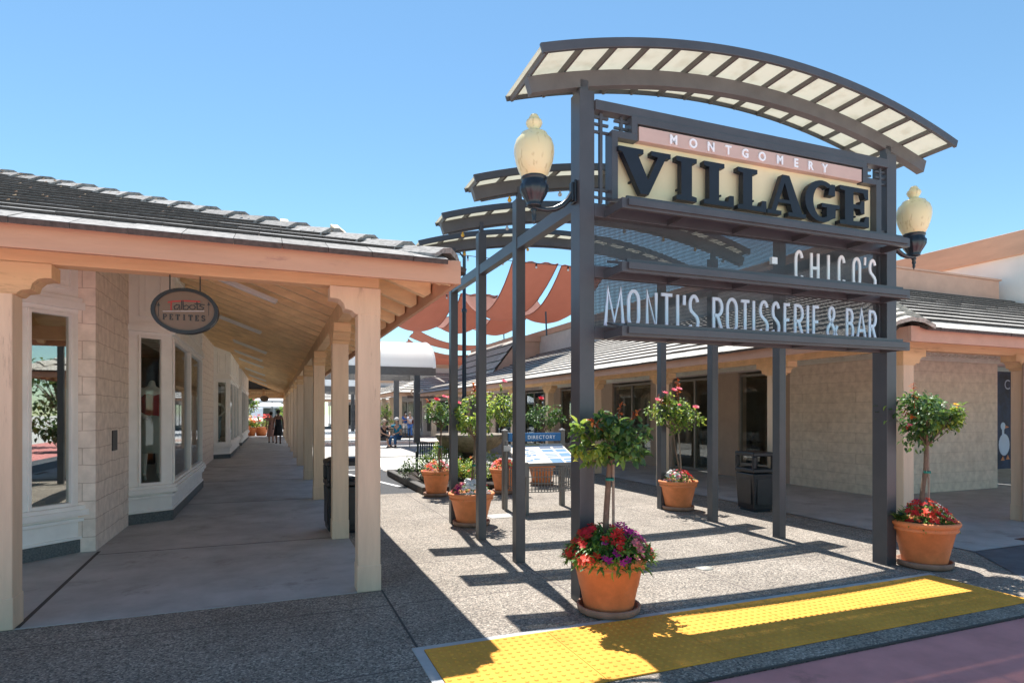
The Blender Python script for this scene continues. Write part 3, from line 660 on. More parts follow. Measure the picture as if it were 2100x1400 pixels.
# ================================================================== entrance gate
GA = R(-1.15)
G = thing("entrance_gate", (2.472,4.49,0), "grey steel entrance gate with arched canopies, cream name board and shelves of store names", "gate", rz=GA)
GW = 3.60                                             # distance between post centres
def gb(mb, name, m=gate_m, bevel=.003, parent=None): return mb.build(name, m, parent or G, bevel)
ROW = [(0.0, .17, .14, 4.33), (1.46, .12, .105, 3.89), (2.72, .12, .105, 3.88), (3.98, .12, .105, 3.88)]
for xc in (0.0, GW):
    xc0 = xc
    for y, dp, wd, zt in ROW:
        xc = xc0 - .02*y
        b = MB().box(xc-wd/2, y, 0, xc+wd/2, y+dp, zt)
        if y == 0: b.box(xc-wd/2+.02, y+.03, zt, xc+wd/2-.04, y+.10, zt+.10)
        else: b.box(xc-.028, y+.02, zt, xc+.022, y+.08, zt+.14)
        gb(b, "gate_post")
    for k in range(3):
        y0 = ROW[k][0]+ROW[k][1]; y1 = ROW[k+1][0]
        gb(MB().beam((xc0-.02*y0, y0+.001, 3.41), (xc0-.02*y1, y1-.001, 3.41), .09, .12), "side_rail")
def arch(y, zapex, c_front, c_rear, bulbs):
    r_ = bpy.data.objects.new("arched_canopy", None); COL.objects.link(r_); r_.parent = G
    Rb = 7.33; half = 2.31; xm = GW/2+.02-.02*y
    def pt(x, off=0):                                  # point on arc
        a = math.asin(x/Rb); return (xm + (Rb+off)*math.sin(a), zapex - Rb + (Rb+off)*math.cos(a))
    def arcbox(mb, o0, o1, y0, y1, h=half, n=36):
        st = [(pt(-h+2*h*i/n, o0), pt(-h+2*h*i/n, o1)) for i in range(n+1)]
        vs = []; fs = []
        for lo, hi in st: vs += [(lo[0],y0,lo[1]),(lo[0],y1,lo[1]),(hi[0],y1,hi[1]),(hi[0],y0,hi[1])]
        for i in range(n):
            k = i*4
            for q_ in range(4): fs.append((k+q_, k+4+q_, k+4+(q_+1)%4, k+(q_+1)%4))
        fs += [(0,1,2,3),(n*4+3,n*4+2,n*4+1,n*4)]
        mb.add(vs, fs)
    b = MB(); arcbox(b, 0, .135, y+.03, y+.11); b.build("arch_beam", gate_light, r_, .003)
    if bulbs: 
        b = MB(); arcbox(b, -.022, -.001, y+.05, y+.08, half-.06); b.build("conduit", gate_m, r_)
    yf_, yr_ = y-c_front, y+c_rear
    nrib = 16
    for i in range(nrib):
        x = -half+.05+(2*half-.10)*i/(nrib-1); p = pt(x,.145); q_ = pt(x,.20); tx = (q_[0]-p[0]); 
        b = MB(); a = math.asin(x/Rb); cx_, cz_ = (p[0]+q_[0])/2, (p[1]+q_[1])/2
        b.beam((cx_, yf_+.03, cz_), (cx_, yr_-.02, cz_), .024, .045, up=(math.sin(a),0,math.cos(a))); b.build("rib", gate_light, r_)
    b = MB(); arcbox(b, .15, .225, yf_, yf_+.03, half-.01); b.build("front_rail", gate_m, r_, .003)
    b = MB(); arcbox(b, .165, .212, yr_-.02, yr_, half-.01); b.build("rear_rail", gate_m, r_, .003)
    b = MB(); arcbox(b, .200, .208, yf_+.031, yr_-.021, half-.01); b.build("canopy_panel", panel_m, r_)
    for k, (fr, col) in enumerate(bulbs or ()):
        x = -half+2*half*fr; p = pt(x, -.06)
        b = MB(); b.sphere((p[0], y+.065, p[1]), .024, 12); b.tube([(p[0],y+.065,p[1]+.015),(p[0],y+.065,p[1]+.04)], .012, 8)
        b.build("light_bulb", simple("amber_bulb", (.75,.42,.05), .15) if col else simple("clear_bulb", (.55,.56,.56), .1), r_)
arch(0.0, 4.60, .29, .53, None)
seq = [(.08,1),(.21,0),(.34,1),(.47,1),(.60,0),(.72,1),(.85,1),(.95,0)]
arch(1.46, 4.205, .08, .30, seq); arch(2.72, 4.20, .08, .30, [(.05,1),(.18,0),(.30,1),(.43,1),(.56,0),(.70,1),(.82,1),(.93,0)]); arch(3.98, 4.20, .08, .30, [(.14,1),(.36,1),(.58,1),(.70,0),(.85,1)])
x0, x1 = .071, GW-.071
# header
gb(MB().box(x0, -.02, 4.17, x1, .08, 4.255), "header_beam")
def stepped(x0, x1, xs0, xs1, z0, zs, z1): return [(x0,z0),(x1,z0),(x1,zs),(xs1,zs),(xs1,z1),(xs0,z1),(xs0,zs),(x0,zs)]
pin = stepped(.28,3.33,.475,3.14,3.40,3.955,4.105)
gb(MB().prism(pin, lambda a,b,d: (a,d,b), .035, .075), "name_board", cream, 0)
fr = MB()
def strip(xa,za,xb,zb): fr.box(xa,-.035,za,xb,.085,zb)
strip(.22,3.40,.278,4.015); strip(3.332,3.40,3.39,4.015)
strip(.278,3.957,.473,4.015); strip(3.142,3.957,3.332,4.015)
strip(.415,4.016,.473,4.168); strip(3.142,4.016,3.20,4.168); strip(.473,4.107,3.142,4.168)
gb(fr, "board_frame", gate_m, .002)
for xa, xb, xc_, xd_ in ((x0,.219,.2785,.4145),(3.391,x1,3.2005,3.331)):
    lt = MB(); xm_ = (xa+xb)/2-(.0)
    lt.box(xm_-.014,.02,3.40,xm_+.014,.05,4.168)
    for z in (4.12,4.06,3.995,3.50,3.435): lt.box(xa,.024,z,xb,.046,z+.02)
    lt.box((xc_+xd_)/2-.012,.02,4.0155,(xc_+xd_)/2+.012,.05,4.168)
    for z in (4.12,4.06): lt.box(xc_,.024,z,xd_,.046,z+.02)
    gb(lt, "lattice", gate_m, 0)
nb = gb(MB().box(.49,-.03,3.965,3.13,.034,4.09), "name_bar", mauve, .003)
for o_, (txt) in ((nb,"MONTGOMERY"),):
    xs_ = [.84,1.05,1.245,1.44,1.635,1.835,2.05,2.25,2.435,2.62]
    for i, ch in enumerate(txt):
        text("lettering", ch, .112, white_l, nb, Matrix.Translation((xs_[i],-.036,3.986)) @ RX90, .006, .0035, 1, .95, 'CENTER')
# VILLAGE, slab serif, solid letters standing off the board
GL = {}
GL['I'] = [[(0,0),(1,0),(1,.10),(.76,.125),(.76,.875),(1,.90),(1,1),(0,1),(0,.90),(.24,.875),(.24,.125),(0,.10)]]
GL['L'] = [[(0,0),(1,0),(1,.27),(.86,.27),(.80,.12),(.50,.12),(.50,.875),(.68,.90),(.68,1),(0,1),(0,.90),(.18,.875),(.18,.125),(0,.10)]]
GL['V'] = [[(0,1),(0,.90),(.07,.875),(.42,0),(.57,0),(.90,.875),(1,.90),(1,1),(.62,1),(.62,.90),(.75,.875),(.56,.34),(.36,.875),(.47,.90),(.47,1)]]
GL['A'] = [[(.38,1),(.50,1),(.22,.10),(.10,.10)],[(.385,.999),(.56,.999),(.90,.10),(.65,.10)],[(.24,.30),(.72,.30),(.69,.39),(.27,.39)],[(0,0),(.36,0),(.36,.10),(0,.10)],[(.54,0),(1,0),(1,.10),(.54,.10)]]
oa = arcp(.48,.5,.48,.53,52,318,22); ia = arcp(.50,.5,.27,.41,310,60,20)
GL['G'] = [oa+ia, [(.66,.68),(.86,.68),(.86,.97),(.76,.97),(.70,.90)], [(.62,.06),(.88,.12),(.88,.42),(.62,.42)], [(.48,.36),(1,.36),(1,.46),(.48,.46)]]
GL['E'] = [[(0,0),(1,0),(1,.28),(.88,.28),(.82,.12),(.46,.12),(.46,.45),(.68,.45),(.72,.34),(.84,.34),(.84,.67),(.72,.67),(.68,.56),(.46,.56),(.46,.88),(.80,.88),(.86,.73),(.97,.73),(.97,1),(0,1),(0,.90),(.17,.875),(.17,.125),(0,.10)]]
for ch, xa, xb in (('V',.265,.79),('I',.85,1.068),('L',1.145,1.48),('L',1.525,1.86),('A',1.872,2.35),('G',2.338,2.79),('E',2.79,3.19)):
    b = MB()
    for k, poly in enumerate(GL[ch]):
        b.prism(poly, lambda a_,b_,d_: (xa+(xb-xa)*a_, d_+k*.0006, 3.49+.385*b_), -.066, -.005)
    for dx in (.3,.7): b.box(xa+(xb-xa)*dx-.008, -.0055, 3.60, xa+(xb-xa)*dx+.008, .036, 3.616)
    gb(b, "letter", navy, 0)
# three projecting sign shelves
for z in (3.27, 2.755, 2.235):
    s_ = gb(MB().box(.16,-.30,z-.01,GW-.14,-.262,z+.075), "sign_shelf", gate_m, .003)
    s2 = MB()
    s2.box(.21,-.325,z+.012,GW-.19,-.301,z+.066)                     # raised front band
    s2.add([(.16,-.262,z+.075),(GW-.14,-.262,z+.075),(GW-.14,-.05,z+.135),(.16,-.05,z+.135),(.16,-.262,z+.06),(GW-.14,-.262,z+.06),(GW-.14,-.05,z+.12),(.16,-.05,z+.12)], [(0,1,2,3),(7,6,5,4),(0,4,5,1),(1,5,6,2),(2,6,7,3),(3,7,4,0)])
    s2.box(.22,-.272,z+.0755,GW-.20,-.25,z+.105)
    s2.build("hood", gate_m, s_)
    s3 = MB(); s3.box(.163,-.2615,z-.005,.185,-.001,z+.06); s3.box(GW-.163,-.2615,z-.005,GW-.142,-.001,z+.06)
    s3 = None
    for xa_, xb_, zl, zh in [(.163,.185,-.005,.06),(GW-.163,GW-.142,-.005,.06)]+[(.8+k*.72,.812+k*.72,0,.05) for k in range(4)]:
        MB().box(xa_,-.2615,z+zl,xb_,-.001,z+zh).build("shelf_bracket", gate_m, s_)
    gb(MB().box(x0,.0,z-.0,x1,.07,z+.10), "cross_beam", gate_m, .003)
# perforated steel screens
def screen(z0, z1):
    b = MB(); px_ = .0125; wd = .0070
    x = .25-.17
    n = int((GW-.16)/px_)
    for i in range(n): xx = .08+i*px_; b.box(xx,.098,z0,xx+wd,.1000,z1)
    m = int((z1-z0)/px_)
    for j in range(m): zz = z0+j*px_; b.box(.08,.1002,zz,GW-.08,.1022,zz+wd)
    return b
sc1 = gb(screen(2.86,3.35), "perforated_screen", gate_m, 0)
sc2 = gb(screen(2.34,2.84), "perforated_screen", gate_m, 0)
gb(MB().box(.073,.071,2.34,.10,.11,3.265).box(GW-.10,.071,2.34,GW-.073,.11,3.265), "screen_edge", gate_m, 0)
# condensed lettering
CG = {'C':[(arcp(.5,.72,.42,.28,15,180,10)+arcp(.5,.28,.42,.28,180,345,10))],'H':[[(.08,0),(.08,1)],[(.92,0),(.92,1)],[(.08,.5),(.92,.5)]],'I':[[(.5,0),(.5,1)]],
 'O':[arcp(.5,.72,.42,.28,0,180,10)+arcp(.5,.28,.42,.28,180,360,10)+[(.92,.72)]],"'":[[(.6,1.0),(.35,.72)]],
 'S':[arcp(.5,.74,.40,.26,20,200,9)+[(.22,.56),(.78,.40)]+arcp(.5,.24,.42,.24,20,-160,9)],
 'M':[[(.0,0),(.14,1),(.5,.12),(.86,1),(1,0)]],'N':[[(.08,0),(.08,1),(.92,0),(.92,1)]],'T':[[(.5,0),(.5,1)],[(0,.97),(1,.97)]],
 'R':[[(.08,0),(.08,.97),(.5,.97)]+arcp(.5,.73,.42,.24,90,-90,8)+[(.08,.49)],[(.45,.49),(.98,0)]],'E':[[(.9,.97),(.1,.97),(.1,.03),(.9,.03)],[(.1,.5),(.8,.5)]],
 'B':[[(.08,.03),(.08,.97),(.45,.97)]+arcp(.45,.75,.36,.22,90,-90,8)+[(.08,.53)],[(.45,.53)]+arcp(.48,.28,.42,.25,90,-90,8)+[(.08,.03)]],
 'A':[[(0,0),(.5,1),(1,0)],[(.2,.32),(.8,.32)]],
 '&':[[(.98,.02),(.25,.68)]+arcp(.45,.80,.22,.19,215,-40,10)+[(.5,.58),(.15,.36)]+arcp(.40,.22,.32,.20,160,330,10)+[(.95,.42)]]}
def cond(par, m_, seq, z, h, wd, y=.03):
    for k, (ch, xa, xb) in enumerate(seq):
        b = MB()
        for i, st in enumerate(CG[ch]): ribbon(b, st, wd, xa+wd/2, z+wd/2, (xb-xa-wd), h-wd, y-i*.0007, y+.012)
        b.build('lettering', m_, par)
z = 2.885
cond(sc1, white_l, (('C',2.30,2.425),('H',2.50,2.635),('I',2.725,2.775),('C',2.87,2.985),('O',3.07,3.205)), z, .325, .030)
cond(sc1, white_l, (("'",3.235,3.275),), z+.02, .325, .024); cond(sc1, white_l, (('S',3.30,3.425),), z, .325, .030)
MB().box(2.02,.028,3.045,2.085,.06,3.11).build("square_mark", white_l, sc1)
z = 2.34
cond(sc2, blue_l, (('M',.18,.385),('O',.40,.55),('N',.59,.73),('T',.745,.89),('I',.915,.955),("'",.985,1.03),('S',1.045,1.18),('R',1.31,1.45),('O',1.465,1.62),('T',1.635,1.76),('I',1.78,1.82),('S',1.855,1.99),('S',2.01,2.13),('E',2.16,2.265),('R',2.29,2.43),('I',2.455,2.495),('E',2.53,2.64),('&',2.71,2.89),('B',2.98,3.11),('A',3.13,3.28),('R',3.30,3.43)), z, .345, .029)

# bracket lamps on the gate
def lamp(name, xl, z, side, label, rot=0):
    o = Matrix.Translation((2.472,4.49,0)) @ Matrix.Rotation(GA,4,'Z')
    p = o @ Vector((xl,.085,z))
    t = thing(name, p, label, "bracket lamp", rz=GA, group="acorn globe lamps on the gate posts")
    gp = [(.001,.79),(.03,.785),(.045,.76),(.045,.745),(.066,.73),(.072,.705),(.060,.675),(.046,.655),(.046,.635),(.085,.615),(.115,.60),(.12,.585),(.125,.575),(.155,.54),(.172,.48),(.174,.42),(.160,.34),(.135,.26),(.112,.205),(.10,.19)]
    MB().lathe(gp, (0,0,0), 36).build("globe", globe_m, t)
    n = 40; prof = [(.098,.20),(.112,.19),(.115,.175),(.098,.165),(.108,.15),(.106,.135),(.118,.115),(.116,.06),(.095,.015),(.070,-.03),(.060,-.06),(.066,-.07),(.058,-.082),(.02,-.09),(.018,-.10),(.028,-.115),(.016,-.13),(.022,-.16),(.012,-.19),(.017,-.205),(.010,-.225),(.001,-.25)]
    b = MB(); vs = []; m_ = len(prof)
    for i in range(n):
        a = 2*math.pi*i/n
        for r_, zz in prof:
            k = 1 + (.055*math.cos(12*a) if -.05 < zz < .125 else 0); vs.append((r_*k*math.cos(a), r_*k*math.sin(a), zz))
    b.add(vs, [(i*m_+k, ((i+1)%n)*m_+k, ((i+1)%n)*m_+k+1, i*m_+k+1) for i in range(n) for k in range(m_-1)], True)
    b.build("fluted_holder", iron, t)
    d = side; reach = .377; t.scale = (.97,.97,.88)
    pts = [(0,0,-.085)] + [(d*reach*f, 0, -.085+hh) for f, hh in ((.12,-.01),(.3,-.012),(.5,.006),(.7,.05),(.86,.115),(.97,.19))]
    b = MB().tube(pts, [.022,.022,.025,.027,.028,.027,.026], 12); b.build("curved_arm", iron, t)
    b = MB(); b.box(d*reach-.012 if d>0 else -reach-.012, -.045, -.0, d*reach+.012 if d>0 else -reach+.012, .045, .22); b.box(d*(reach-.02)-.012, -.028, .02, d*(reach-.02)+.012, .028, .20)
    b.build("wall_plate", iron, t, .008)
    return t
lamp("bracket_lamp", -.45, 3.385, 1, "stained cream acorn globe lamp on the left front post of the gate")
lamp("bracket_lamp", GW+.45, 3.385, -1, "cleaner cream acorn globe lamp on the right front post of the gate")
# ================================================================== right building
RB = thing("corner_store_building", (10.9,8.1,0), "long store on the right with pale tiled roof, block corner wall and dusty pink fascia", "building")
roff = RB.location
def rbp(mb, name, m, bevel=0): return mb.build(name, m, RB, bevel, roff)
CX, CY, RZB, RZT = 7.12, 4.95, 2.46, 2.645
PR = .40; CVR = (1+PR*PR)**.5
YF, XF = 30.5, 24.0
db_ = MB()
db_.add([(CX,CY,RZT),(CX+3.75,CY+3.75,RZT+PR*3.75),(CX+3.75,YF,RZT+PR*3.75),(CX,YF,RZT)], [(0,1,2,3)])
db_.add([(CX,CY,RZT),(XF,CY,RZT),(XF,CY+3.75,RZT+PR*3.75),(CX+3.75,CY+3.75,RZT+PR*3.75)], [(0,1,2,3)])
rbp(db_, "roof_deck", MATS["roof_felt"])
sb_ = MB()
t = 0
while t < 3.7:
    za, zb = RZT-.03+PR*t, RZT-.03+PR*(t+.19)
    sb_.add([(CX+t,CY+t,za),(CX+t+.185,CY+t+.185,zb),(CX+t+.185,YF,zb),(CX+t,YF,za)], [(0,1,2,3)])
    sb_.add([(CX+t,CY+t,za),(XF,CY+t,za),(XF,CY+t+.185,zb),(CX+t+.185,CY+t+.185,zb)], [(0,1,2,3)])
    t += .19
rbp(sb_, "soffit_board", deck_m)
rf = MB(); y = 5.6
while y < 30:
    rf.beam((CX+.03,y,RZT-.11),(CX+min(3.6,y-CY),y,RZT-.11+PR*min(3.6,y-CY)),.08,.14); y += .61
x = 7.8
while x < XF:
    rf.beam((x,CY+.03,RZT-.11),(x,CY+min(3.3,x-CX),RZT-.11+PR*min(3.3,x-CX)),.08,.14); x += .61
rbp(rf, "rafter", rafter_m)
rbp(MB().box(CX-.045,CY-.045,RZB,XF,CY,RZT+.0), "front_fascia", fascia_r, .004)
rbp(MB().box(CX-.043,CY+.002,RZB+.002,CX,YF,RZT-.002), "side_fascia", fascia_r, .004)
tb = MB(); tile_slope(tb, (CX-.05,CY,RZT), (0,1,0), (1,0,PR), YF-CY, 4.0, lambda s: (s/CVR, YF-CY), ex=.33, wdt=.34, th=.036, jit=.004); tile_faces(rbp(tb, "side_roof_tiles", tile_r), tile_edge_shade)
tb = MB(); tile_slope(tb, (CX,CY-.05,RZT), (1,0,0), (0,1,PR), XF-CX, 4.0, lambda s: (s/CVR, XF-CX), ex=.33, wdt=.34, th=.036, jit=.004); tile_faces(rbp(tb, "front_roof_tiles", tile_r), tile_edge_shade)
hb = MB(); hip_caps(hb, (CX-.08,CY-.08,RZT+.04), (CX+3.7,CY+3.7,RZT+.04+PR*3.78), 14, wdt=.24, drop=.11, th=.05); rbp(hb, "hip_cap_tiles", tile_r)
rbp(MB().box(7.66,5.46,2.44-.0,XF,5.60,2.60).box(7.74,5.62,2.443,7.86,30,2.62), "post_beam", beam_m, .005)
for i, y in enumerate((5.44, 7.65, 10.95, 14.0, 17.1, 20.3, 23.4, 26.5, 29.6)):
    xo = 7.70 + max(0, (y-5.44))*.028
    pb = MB(); post(pb, xo, y, xo+.20, y+.20, 2.24); po = rbp(pb, "post", post_m, .008)
    cb = MB(); corbel(cb, xo, xo+.2, y, y+.2, 'y', z0=2.23, z1=2.46, left=i > 0)
    if i == 0: corbel(cb, xo, xo+.2, y+.006, y+.194, 'x', z0=2.232, z1=2.455, left=False)
    cb.build("corbel", beam_m, po, .004)
for x in (10.32, 12.95, 15.6, 18.2):
    pb = MB(); post(pb, x, 5.44, x+.2, 5.64, 2.24); po = rbp(pb, "post", post_m, .008)
    cb = MB(); corbel(cb, x, x+.2, 5.44, 5.64, 'x', z0=2.23, z1=2.46); cb.build("corbel", beam_m, po, .004)
rbp(MB().tube([(10.25,5.42,.02),(10.25,5.42,2.05),(10.18,5.38,2.3),(10.05,5.2,2.45)], .035, 10), "downpipe", simple("tan_downpipe", (.50,.36,.27), .5))
# walls
WXr, WYr = 10.85, 8.15
wl = MB().box(WXr,WYr,0,WXr+.3,10.30,3.9).box(WXr+.301,WYr,0,14.46,WYr+.3,3.9).box(17.3,WYr,0,XF,WYr+.3,3.9)
rbp(wl, "block_wall", stone_r)
rbp(MB().box(WXr+.02,10.301,2.62,WXr+.28,30.3,3.9).box(14.461,WYr+.02,2.62,17.299,WYr+.28,3.9), "upper_wall", wall_plain)
def pier(y0, y1): rbp(MB().box(WXr+.01,y0,0,WXr+.29,y1,2.62), "wall_pier", simple("tan_stucco", (.47,.36,.28), .85), .004)
for y0, y1 in ((11.95,12.75),(14.62,15.7),(17.95,19.0),(22.0,22.6),(25.8,26.6),(29.6,30.3)): pier(y0, y1)
rbp(MB().box(WXr+.0,10.302,0,WXr+.28,11.15,.12).box(WXr+.01,10.302,.0,WXr+.29,10.95,2.62), "wall_pier", MATS["tan_stucco"])
# frieze with running scroll relief
fz = MB()
fz.box(WXr-.03,WYr-.03,2.655,WXr-.002,24,2.70); fz.box(WXr-.0015,WYr-.03,2.655,XF,WYr-.002,2.705)
fz.box(WXr-.02,WYr-.02,2.701,WXr-.001,24,2.96); fz.box(WXr-.0005,WYr-.02,2.7015,XF,WYr-.001,2.96)
fo = rbp(fz, "frieze_band", frieze_m, .002)
sc = MB()
def scroll(c, axis):
    pts = []
    for i in range(13):
        a = R(-60 + 330*i/12); r_ = .085*(1-.055*i); pts.append((r_*math.cos(a)*1.0, r_*math.sin(a)))
    pts = [(-.12,-.06),(-.05,-.085)] + pts[1:]
    p3 = [((c, WYr-.024, 2.82)[0]+p, WYr-.026, 2.82+q) if axis == 'x' else (WXr-.026, c+p, 2.82+q) for p, q in pts]
    sc.tube(p3, .015, 5, False)
y = WYr+.1
while y < 19: scroll(y, 'y'); y += .145
x = WXr+.1
while x < 17.5: scroll(x, 'x'); x += .145
sc.build("scroll_relief", frieze_m, fo)
# glazing
def glaze(y0, y1, n, z0=.12, z1=2.56):
    f = MB(); w_ = (y1-y0)/n
    f.box(WXr+.06,y0,z1-.06,WXr+.14,y1,z1); f.box(WXr+.06,y0,z0,WXr+.14,y1,z0+.07)
    for i in range(n+1):
        yy = y0+w_*i; f.box(WXr+.061,yy-.03 if i else yy,z0+.07,WXr+.139,yy+.03 if i < n else yy,z1-.06)
    r_ = rbp(f, "window_frame", alum, .003)
    for i in range(n): MB().box(WXr+.095,y0+w_*i+.03,z0+.07,WXr+.10,y0+w_*(i+1)-.03,z1-.06).build("window_pane", glass, r_)
    return r_
glaze(11.0,11.94,1,.30); glaze(12.76,14.61,2,.02); glaze(15.71,17.94,2,.35); glaze(19.01,21.99,3,.35); glaze(22.61,25.79,3,.02); glaze(26.61,29.59,3,.3)
rbp(MB().box(WXr+.02,11.0,.121,WXr+.28,11.94,.30).box(WXr+.02,15.71,0,WXr+.28,17.94,.35).box(WXr+.02,19.01,0,WXr+.28,21.99,.35), "window_base", MATS["tan_stucco"])
inn = MB().box(13.6,8.5,0,13.7,30.3,3.8).box(11.2,8.5,2.63,13.6,30.3,2.65).box(11.2,15.1,0,13.6,15.2,2.6).box(11.2,30.31,0,16,30.5,3.8)
rbp(inn, "shop_interior_wall", interior)
# goods inside
gd = MB(); shelf_w = simple("white_display_shelf", (.6,.6,.57), .5)
for y in (11.25, 11.75): gd.box(12.0,y-.03,.3,12.35,y+.03,2.1)
for z in (.35,.8,1.2,1.6,2.07): gd.box(12.0,11.22,z,12.35,11.78,z+.04)
gd.box(11.95,11.15,2.1,12.4,11.85,2.2)
o = rbp(gd, "display_cabinet", shelf_w)
gd = MB()
for i in range(5):
    for j in range(2): gd.box(11.25,13.02+j*.26,1.75-.26*i,11.27,13.22+j*.26,1.98-.26*i)
rbp(gd, "card_display", simple("pale_card_stock", (.35,.35,.33), .6))
op = rbp(MB().box(11.05,14.16,1.60,11.06,14.50,1.98), "open_notice", simple("white_notice", (.6,.6,.58), .6))
text("notice_lettering", "OPEN", .115, blk, op, Matrix.Translation((11.049,14.46,1.74)) @ Matrix.Rotation(R(-90),4,'Z') @ RX90, .0005, .004, 1.0, .95)
gd = MB()
for i in range(26):
    yy = random.uniform(12.9,17.6); xx = random.uniform(11.4,13.3); h_ = random.uniform(.3,1.3)
    if 14.7 < yy < 15.6: continue
    gd.box(xx,yy,.0,xx+random.uniform(.1,.4),yy+random.uniform(.1,.4),h_)
rbp(gd, "shop_display_stand", simple("mixed_stand", (.22,.24,.22), .7, .6))
# poster, generic bird on a night sky
po_ = rbp(MB().box(14.50,WYr+.03,.40,16.2,WYr+.06,2.50), "window_poster", mat("night_blue_poster", (.012,.035,.09), .6, .8, 2.2))
yq = WYr+.028
q = MB(); q.sphere((14.74,yq,.92), .19, 20, 1.25, .03); q.sphere((14.70,yq-.002,1.32), .085, 16, 1.0, .03); q.box(14.665,yq-.004,1.10,14.735,yq,1.30); q.build("bird_figure", simple("pale_blue_print", (.50,.66,.82), .5), po_)
q = MB(); q.prism([(14.77,1.34),(14.77,1.27),(14.90,1.30)], lambda a,b,d: (a,d,b), yq-.006, yq-.001); q.prism([(14.62,.58),(14.75,.58),(14.69,.68)], lambda a,b,d: (a,d,b), yq-.006, yq-.001); q.prism([(14.79,.60),(14.92,.60),(14.86,.70)], lambda a,b,d: (a,d,b), yq-.006, yq-.001); q.build("bird_feet", simple("orange_print", (.55,.22,.08), .5), po_)
text("poster_lettering", "Clas", .30, simple("pale_print", (.35,.42,.55), .5), po_, Matrix.Translation((14.74,yq-.002,2.12)) @ RX90, .0005)
# parapets above the roof
XP = CX+3.75; YP = CY+3.75; ZP = RZT+PR*3.75
rbp(MB().box(XP,YP+.3,ZP-.4,XP+.3,26.0,ZP+.78), "parapet_wall", wall_plain)
rbp(MB().box(XP-.06,YP+.25,ZP+.781,XP+.36,26.0,ZP+1.02), "parapet_trim", fascia_r, .01)
rbp(MB().box(XP+1.2,YP,ZP+.02,15.5,YP+4,ZP+.48), "brown_upstand", fascia_r, .01)
rbp(MB().box(XP+1.15,YP-.03,ZP+.481,15.54,YP+4,ZP+.52), "upstand_cap", fascia_r)
rbp(MB().box(15.75,8.0,3.0,30,34,5.62), "tall_parapet_wall", white_wall)
rbp(MB().box(15.66,7.9,5.18,30,34,5.72), "tall_parapet_trim", fascia_m, .01)
# raised roof section on the long wing
rs = MB().prism([(8.62,3.15),(9.80,4.70),(10.86,4.70),(10.86,3.15)], lambda a,b,d: (a,d,b), 24.0, 30.4)
rbp(rs, "raised_roof", fascia_r)
tb = MB(); tile_slope(tb, (8.56,23.95,3.15), (0,1,0), (1.18,0,1.55), 6.5, 1.85, lambda s: (0, 6.5), ex=.45, wdt=.5, th=.05); tile_faces(rbp(tb, "raised_roof_tiles", tile_r), tile_edge_shade)
rbp(MB().box(9.75,23.9,4.701,11.2,30.4,4.95).box(10.9,26.01,3.9,11.3,30.4,4.70), "rear_parapet", fascia_r)
for (px, py, d, h_) in ((1121,682,24,.95),(1034,700,33,1.0),(1054,700,33,.75)):
    b0 = P(px, py+6, d); o = MB().tube([b0, b0+Vector((-.04,0,h_))], .035, 8).build("roof_mast", simple("dark_mast", (.05,.07,.09), .5)); tag(o, {1121:"lone dark mast on the parapet seen between the second and first gate posts",1034:"taller of the two dark masts close together on the far parapet",1054:"shorter of the two dark masts close together on the far parapet"}[px], "mast")

# ================================================================== far buildings
def far_store(name, x0, y0, x1, y1, label, hip=True, wall=wall_plain, nposts=4, zf=2.75, para=True, gap=(2.4)):
    t = thing(name, (x0,y0,0), label, "building"); of = t.location
    b = MB().box(x0+2.6,y0+2.6,0,x1,y1,4.3); b.build("wall", wall, t, 0, of)
    MB().box(x0,y0,zf,x1,y0+.08,zf+.3).box(x0,y0+.081,zf,x0+.08,y1,zf+.3).build("fascia", fascia_m, t, 0, of)
    tb = MB()
    tile_slope(tb, (x0,y0-.05,zf+.3), (1,0,0), (0,1,.42), x1-x0, 3.8, lambda s: (s/1.085, x1-x0), ex=.42, wdt=.6, th=.05)
    tile_slope(tb, (x0-.05,y0,zf+.3), (0,1,0), (1,0,.42), y1-y0, 3.8, lambda s: (s/1.085, y1-y0), ex=.42, wdt=.6, th=.05)
    tile_faces(tb.build("roof_tiles", tile_r, t, 0, of), tile_edge_shade)
    MB().add([(x0,y0,zf+.3),(x1,y0,zf+.3),(x1,y0+3.5,zf+1.77),(x0+3.5,y0+3.5,zf+1.77),(x0+3.5,y1,zf+1.77),(x0,y1,zf+.3)], [(0,1,2,3),(0,3,4,5)]).build("roof_deck", MATS["roof_felt"], t, 0, of)
    hb = MB(); hip_caps(hb, (x0-.05,y0-.05,zf+.36), (x0+3.5,y0+3.5,zf+.36+.42*3.5), 9, .26, .1); hb.build("hip_cap_tiles", tile_r, t, 0, of)
    for i in range(nposts):
        MB().box(x0+.3+i*gap,y0+.35,0,x0+.62+i*gap,y0+.65,zf).build("post", post_m, t, 0, of)
    for i in range(1, 4): MB().box(x0+.35,y0+.4+i*3.2,0,x0+.65,y0+.7+i*3.2,zf).build("post", post_m, t, 0, of)
    wdw = MB()
    for i in range(5): wdw.box(x0+2.9+i*2.3,y0+2.55,.3,x0+4.6+i*2.3,y0+2.59,2.5)
    for i in range(5): wdw.box(x0+2.55,y0+3+i*2.6,.3,x0+2.59,y0+5+i*2.6,2.5)
    wdw.build("shop_window", simple("dark_shop_window", (.02,.022,.025), .15), t, 0, of)
    if para: MB().box(x0+3.6,y0+3.6,3.0,x1,y1,5.0).build("parapet_wall", wall, t, 0, of); MB().box(x0+3.5,y0+3.5,5.001,x1,y1,5.25).build("parapet_trim", fascia_m, t, 0, of)
    return t
c1 = far_store("cafe_building", 7.6, 40.5, 24, 56, "far store with tan posts and pale hip roof behind the two standing women")
b = MB()
MB().box(8.5,40.25,2.62,11.2,40.42,2.78).build("sign_beam", simple("dark_beam", (.08,.055,.045), .7), c1, 0, c1.location)
